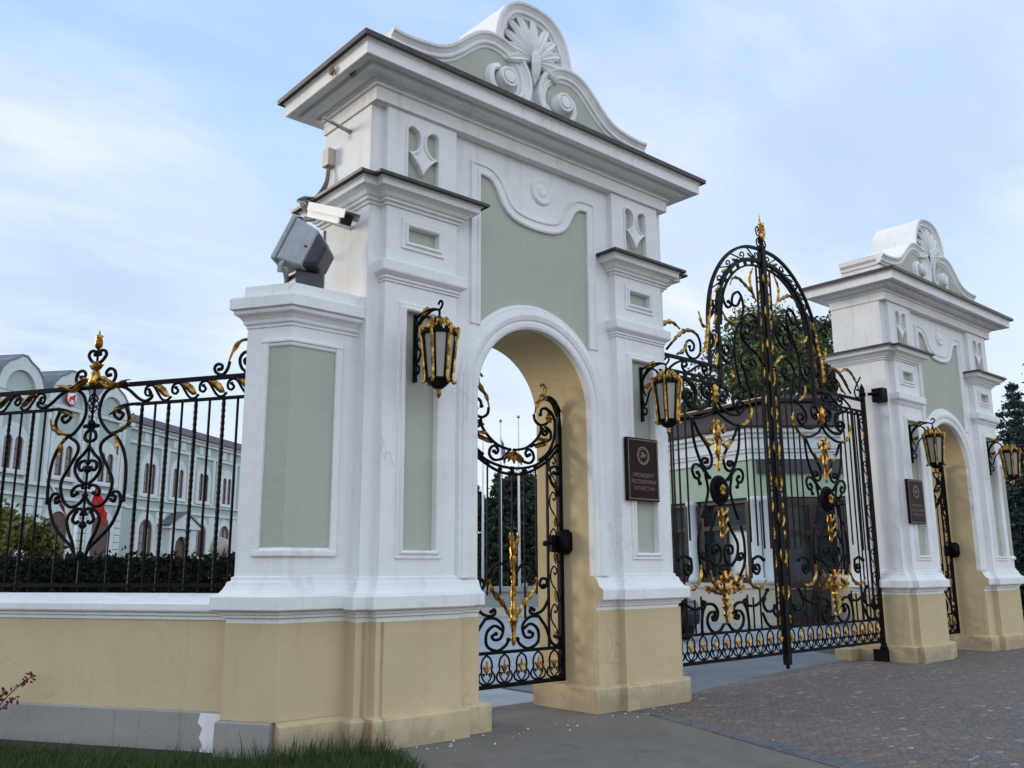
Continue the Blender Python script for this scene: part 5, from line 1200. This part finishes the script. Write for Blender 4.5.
def spruce(loc, h, r, n, label, mat='leaf_blue', group='conifers', size=.10, base=.04, lay=26, nm='spruce_tree'):
    T = empty(nm, loc, label, 'conifer', group); b = MB(); b.tube([(0, 0, 0), (0, 0, h * .6), (0, 0, h)], [h * .018, h * .01, .012], 8); pts = []
    for i in range(lay):
        t = i / (lay - 1); z = h * (base + (1 - base) * t); rr = r * (1 - t) ** .85 * random.uniform(.8, 1.15) + .05
        nb = max(4, int(9 * (1 - t) + 3))
        for k in range(nb):
            a = 2 * math.pi * (k + random.random() * .7) / nb; L = rr * random.uniform(.7, 1.12); e = Vector((math.cos(a) * L, math.sin(a) * L, z - L * random.uniform(.05, .28)))
            s = Vector((0, 0, z)); b.tube([s, tuple(s.lerp(e, .6) + Vector((0, 0, .06 * L))), e], [.02, .012, .005], 4)
            for q in range(max(6, int(n / (lay * 8) * (L / r + .25)))):
                u = random.random() ** .6; p = s.lerp(e, u); w = .22 * L * (1.15 - u) + .06
                pts.append(p + Vector((random.gauss(0, w), random.gauss(0, w), random.gauss(0, .05 + .03 * L) - .05 * L * u)))
    b.build('trunk', 'bark', T); leaf_mesh('crown', mat, T, pts, size, ar=.28); return T
broadleaf((25.6, 11.6, 0), 11.0, 3.3, 24000, 'tall dark green tree whose crown rises behind the guard house roof', 'leaf_mid', size=.085, base=.42, clump=110)
broadleaf((25.9, 16.2, 0), 8.0, 2.8, 15000, 'lower spreading tree left of the tall one behind the guard house', 'leaf_mid', size=.085, base=.4, clump=80)
broadleaf((29.5, 10.8, 0), 11.4, 2.2, 15000, 'slender dark tree between the gate and the farther pier', 'leaf_dark', size=.085, base=.3, clump=90)
spruce((28.3, 3.9, 0), 7.5, 2.9, 60000, 'large blue spruce at the right edge behind the farther pier', size=.085)
spruce((27.5, 1.2, 0), 6.5, 2.6, 42000, 'lower dark blue spruce in front of the large one at the right edge', size=.08)
spruce((39, 6.5, 0), 11.3, 2.4, 9000, 'distant thin spruce whose tip shows above the right lantern', 'leaf_blue', size=.14)
for i, (x, y, h) in enumerate(((26.2, 32.0, 5.6), (28.0, 30.4, 6.6), (29.6, 29.2, 5.7), (31.2, 27.8, 6.4), (32.6, 26.4, 6.0), (24.8, 33.6, 5.2))):
    spruce((x, y, 0), h, 2.5, 16000, 'dark conifer in the close row behind the flagpoles', 'leaf_dark', 'dark conifers behind the flagpoles', size=.15)
broadleaf((.2, 12.9, 0), 2.75, 1.35, 9000, 'yellow green garden shrub behind the railing at the far left', 'leaf_yel', 'shrub', 'garden_shrub', .05, .07, 40, None)
broadleaf((-1.6, 12.6, 0), 2.9, 1.6, 9000, 'taller yellow green shrub cut off by the left edge behind the railing', 'leaf_yel', 'shrub', 'garden_shrub', .05, .08, 40, None)
for i, (x, y, h) in enumerate(((27.2, 33.4, 6.2), (30.4, 30.8, 6.6), (33.0, 28.2, 6.3))):
    broadleaf((x, y, 0), h, 2.6, 14000, 'round dark tree filling the gaps of the conifer row behind the flagpoles', 'leaf_dark', size=.13, base=.05, clump=70, group='dark round trees behind the flagpoles')
# clipped hedge right behind the railing
D_ = Vector((math.cos(FA), math.sin(FA), 0)); N_ = Vector((math.sin(FA), -math.cos(FA), 0)); C0 = Vector((-.166, .25, 0))
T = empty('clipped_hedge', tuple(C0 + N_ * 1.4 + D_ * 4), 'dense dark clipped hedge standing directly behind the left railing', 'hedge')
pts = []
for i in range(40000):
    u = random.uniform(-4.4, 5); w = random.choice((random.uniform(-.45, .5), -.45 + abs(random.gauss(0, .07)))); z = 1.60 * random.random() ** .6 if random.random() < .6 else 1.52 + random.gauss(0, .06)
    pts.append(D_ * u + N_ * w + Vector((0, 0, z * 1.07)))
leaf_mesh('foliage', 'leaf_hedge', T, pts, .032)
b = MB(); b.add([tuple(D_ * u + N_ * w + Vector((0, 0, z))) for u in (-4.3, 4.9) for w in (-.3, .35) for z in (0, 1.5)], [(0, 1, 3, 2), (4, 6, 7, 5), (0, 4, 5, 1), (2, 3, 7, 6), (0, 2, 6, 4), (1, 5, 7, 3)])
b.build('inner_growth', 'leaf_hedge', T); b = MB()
for i in range(24): b.tube([tuple(D_ * (-4.3 + .38 * i)), tuple(D_ * (-4.3 + .38 * i) + Vector((.05, 0, 1.3)))], .015, 5)
b.build('stems', 'bark', T)
# sprig of red leaves at the left edge
T = empty('red_shrub', (-1.98, 2.55, 0), 'sprig of small dark red leaves leaning in at the lower left edge', 'shrub')
b = MB(); pts = []
for (ex, ey, ez) in ((.42, -.12, .62), (.2, -.1, .5), (-.1, .1, .66), (.30, -.05, .42)):
    l = smooth_path([(0, 0, 0), (ex * .35, ey * .4, ez * .55), (ex * .75, ey * .8, ez * .88), (ex, ey, ez)], 6); b.tube(l, .006, 5)
    for k in range(36): q = Vector(l[random.randrange(6, len(l))]); pts.append(q + Vector((random.gauss(0, .02), random.gauss(0, .02), random.gauss(0, .02))))
b.build('stems', 'leaf_red', T); leaf_mesh('leaves', 'leaf_red', T, pts, .022)

# ------------------------------------------------------------------ ground
def sheet(nm, poly, z, mat):
    b = MB(); t = tessellate_polygon([[Vector((p[0], p[1], 0)) for p in poly]]); b.add([(p[0], p[1], z) for p in poly], [tuple(x) for x in t])
    if nm != 'ground':
        k = len(poly); b.add([(p[0], p[1], z) for p in poly] + [(p[0], p[1], z - .03) for p in poly], [(i, (i + 1) % k, k + (i + 1) % k, k + i) for i in range(k)])
    o = b.build(nm, mat, None, recalc=False)
    me = o.data
    if me.polygons[0].normal.z < 0: me.flip_normals()
    o['kind'] = 'structure'; return o
sheet('ground', [(-1500, -1500), (1500, -1500), (1500, 1500), (-1500, 1500)], -.02, 'soil')
sheet('pavement', [(-60, -60), (4.0, -60), (3.5, -3.3), (4.4, -.6), (4.5, -.15), (4.5, .6), (4.2, 1.2), (-.2, 1.2), (-.2, .0), (.75, -.10), (.62, -.55), (.45, -1.05), (-.4, -3.2), (-6, -8), (-60, -20)], .0, 'asphalt')
sheet('setts', [(4.05, -.15), (4.05, -.42), (3.12, -3.3), (3.7, -60), (80, -60), (80, 1.1), (11.4, 1.5), (8.4, 1.2), (6.2, .8), (5.1, .4), (4.3, .3)], .004, 'cobble')
sheet('edging', [(4.0, -.42), (3.02, -3.3), (3.6, -60), (4.1, -60), (3.32, -3.3), (4.22, -.42), (4.15, -.15)], .008, 'drain')
sheet('gate_apron', [(4.3, .05), (5.1, .10), (6.2, .42), (8.4, .8), (11.4, 1.1), (12.0, 2.4), (4.3, 2.4)], .010, 'apron')
sheet('courtyard', [(-.1, 1.21), (4.2, 1.21), (4.25, 2.41), (80, 2.41), (80, 40), (9, 30), (1.0, 9.0)], -.004, 'yard')
sheet('lawn', [(-60, -19), (-6, -7.8), (-.38, -3.1), (.47, -1.05), (.64, -.55), (.78, -.09), (-.1, .4), (-9, 15), (-60, 60)], .004, 'lawn')
sheet('palace_lawn', [(-4, 9), (.9, 9), (8.9, 30), (16, 32), (-20, 60), (-40, 40)], .004, 'lawn')
# grass blades
vs = []; fs = []
def inside(x, y, poly):
    r_ = False; j = len(poly) - 1
    for i in range(len(poly)):
        if (poly[i][1] > y) != (poly[j][1] > y) and x < (poly[j][0] - poly[i][0]) * (y - poly[i][1]) / (poly[j][1] - poly[i][1]) + poly[i][0]: r_ = not r_
        j = i
    return r_
GP = [(-6, -6), (-.5, -3.2), (.47, -1.05), (.66, -.55), (.80, -.08), (.30, .14), (-.15, .16), (-.72, .62), (-4.6, 7), (-6, 7)]
k = 0
while k < 42000:
    x = random.uniform(-5, .85); y = random.uniform(-3, 6.8)
    if not inside(x, y, GP): continue
    k += 1; near = (x + .2) ** 2 + (y + .2) ** 2 < 1.6
    h = random.uniform(.05, .13) * (1.25 if near else 1)
    if abs(y - .0) < .35 and -.5 < x < .7 and random.random() < .3: h *= 1.7
    a = random.uniform(0, 6.283); w = random.uniform(.0025, .005); ln = random.uniform(.02, .09); b2 = random.uniform(0, 6.283)
    c, s = math.cos(a) * w, math.sin(a) * w; dx, dy = math.cos(b2) * ln, math.sin(b2) * ln; o = len(vs)
    vs += [(x - c, y - s, 0), (x + c, y + s, 0), (x + dx * .4 + c * .7, y + dy * .4 + s * .7, h * .6), (x + dx * .4 - c * .7, y + dy * .4 - s * .7, h * .6), (x + dx, y + dy, h)]
    fs += [(o, o + 1, o + 2, o + 3), (o + 3, o + 2, o + 4)]
me = bpy.data.meshes.new('grass'); me.from_pydata(vs, [], fs); me.materials.append(M['grass']); g = bpy.data.objects.new('grass', me); COL.objects.link(g)
tag(g, 'short dark green grass along the foot of the left wall', 'grass', kind='stuff')
# loose chips by the pier foot
b = MB()
for i in range(46):
    x = random.uniform(1.0, 4.6); y = -.16 - abs(random.gauss(0, .22)); s = random.uniform(.003, .012)
    b.add([(x + s * random.uniform(.6, 1.4) * a_, y + s * random.uniform(.6, 1.4) * c_, .012 + s * d_) for a_, c_, d_ in ((-1, -1, -.8), (1, -1, -.8), (1, 1, -.8), (-1, 1, -.8), (0, 0, .6))], [(0, 1, 4), (1, 2, 4), (2, 3, 4), (3, 0, 4), (0, 1, 2, 3)])
tag(b.build('loose_chips', 'pal_white'), 'scattered pale chips of paint and grit at the foot of the near pier', 'grit', kind='stuff')

# ------------------------------------------------------------------ sky, sun, camera
SAZ, SEL = R(119), R(11)
w = bpy.data.worlds.new('World'); SC.world = w; w.use_nodes = True; nt = w.node_tree
bg = nt.nodes['Background']; sky = nt.nodes.new('ShaderNodeTexSky'); sky.sky_type = 'NISHITA'; sky.sun_disc = False
sky.sun_elevation = SEL; sky.sun_rotation = math.atan2(math.cos(SAZ), math.sin(SAZ)); sky.air_density = 1.; sky.dust_density = .6; sky.ozone_density = 1.5
tc = nt.nodes.new('ShaderNodeTexCoord'); sp = nt.nodes.new('ShaderNodeSeparateXYZ'); nt.links.new(tc.outputs['Generated'], sp.inputs[0])
def mth(op, a, b_=None):
    n = nt.nodes.new('ShaderNodeMath'); n.operation = op
    for i, v in enumerate((a, b_)):
        if v is None: continue
        if hasattr(v, 'links'): nt.links.new(v, n.inputs[i])
        else: n.inputs[i].default_value = v
    return n.outputs[0]
zz = mth('ADD', mth('MAXIMUM', sp.outputs[2], 0), .22)
cb = nt.nodes.new('ShaderNodeCombineXYZ'); nt.links.new(mth('DIVIDE', sp.outputs[0], zz), cb.inputs[0]); nt.links.new(mth('DIVIDE', sp.outputs[1], zz), cb.inputs[1])
mp = nt.nodes.new('ShaderNodeMapping'); mp.inputs['Scale'].default_value = (.75, 1.5, 1); mp.inputs['Rotation'].default_value = (0, 0, R(35)); mp.inputs['Location'].default_value = (1.3, .4, 0); nt.links.new(cb.outputs[0], mp.inputs[0])
n1 = noise(nt, mp.outputs[0], 1.25, 9, .56)
cf = ramp(nt, n1, [(.42, 0), (.62, .6), (.8, .85)])
n2 = noise(nt, mp.outputs[0], 1.7, 7, .55)
cc = mixc(nt, ramp(nt, n2, [(.42, 0), (.62, 1)]), (8.0, 8.2, 8.6), (4.7, 5.8, 8.0))
base = mixc(nt, .80, sky.outputs[0], (4.0, 6.2, 9.2))
hz = ramp(nt, sp.outputs[2], [(0, .9), (.2, .55), (.55, .0)])
base = mixc(nt, hz, base, (8.0, 8.3, 8.8))
fin = mixc(nt, cf, base, cc)
# added fill: sky brightened and warmed behind the camera to light the front facades
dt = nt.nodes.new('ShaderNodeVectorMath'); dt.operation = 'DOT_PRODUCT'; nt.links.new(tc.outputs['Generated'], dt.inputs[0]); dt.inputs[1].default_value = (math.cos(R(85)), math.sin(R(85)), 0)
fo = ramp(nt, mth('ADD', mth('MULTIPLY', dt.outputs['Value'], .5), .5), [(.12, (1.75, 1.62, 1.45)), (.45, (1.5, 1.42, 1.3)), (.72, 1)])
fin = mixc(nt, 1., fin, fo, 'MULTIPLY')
# two grey-blue cloud banks of the evening sky
for dvec, wide, amt in (((.81, .26, .52), .010, .45), ((.83, .328, .452), .010, .5), ((.837, .40, .374), .008, .5), ((.79, .49, .36), .006, .4), ((.253, .933, .257), .0045, .6), ((.31, .918, .25), .003, .5), ((.2, .945, .26), .003, .5)):
    q = nt.nodes.new('ShaderNodeVectorMath'); q.operation = 'DOT_PRODUCT'; nt.links.new(tc.outputs['Generated'], q.inputs[0]); q.inputs[1].default_value = Vector(dvec).normalized()
    wob = mth('MULTIPLY', mth('SUBTRACT', noise(nt, mp.outputs[0], 3.2, 8, .6), .5), wide * 4.5)
    k = ramp(nt, mth('ADD', q.outputs['Value'], wob), [(1 - wide, 0), (1 - wide * .1, amt)])
    fin = mixc(nt, k, fin, (4.5, 5.8, 7.5))
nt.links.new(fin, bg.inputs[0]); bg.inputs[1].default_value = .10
sl = bpy.data.lights.new('sun', 'SUN'); sl.energy = 2.4; sl.angle = R(20); sl.color = (1, .86, .68)
so = bpy.data.objects.new('sun', sl); COL.objects.link(so)
dv = Vector((math.cos(SAZ) * math.cos(SEL), math.sin(SAZ) * math.cos(SEL), math.sin(SEL))); so.rotation_euler = dv.to_track_quat('Z', 'Y').to_euler()
cam = bpy.data.cameras.new('camera'); cam.sensor_width = 36; cam.lens = 36 * 895 / 1024; cam.clip_end = 6000
co = bpy.data.objects.new('camera', cam); COL.objects.link(co)
pi_, ro, ya = .2025, -.00535, .8505
fw = Vector((math.cos(ya) * math.cos(pi_), math.sin(ya) * math.cos(pi_), math.sin(pi_))); r0 = Vector((math.sin(ya), -math.cos(ya), 0)); u0 = r0.cross(fw)
r_ = r0 * math.cos(ro) + u0 * math.sin(ro); u_ = u0 * math.cos(ro) - r0 * math.sin(ro)
mt = Matrix((r_, u_, -fw)).transposed().to_4x4(); mt.translation = (-4.0, -7.27, 1.6); co.matrix_world = mt
SC.camera = co
vs_ = SC.view_settings; vs_.view_transform = 'Standard'; vs_.look = 'None'; vs_.exposure = 0.32; vs_.gamma = 1
SC.render.resolution_x = 1024; SC.render.resolution_y = 768
SC.cycles.max_bounces = 6
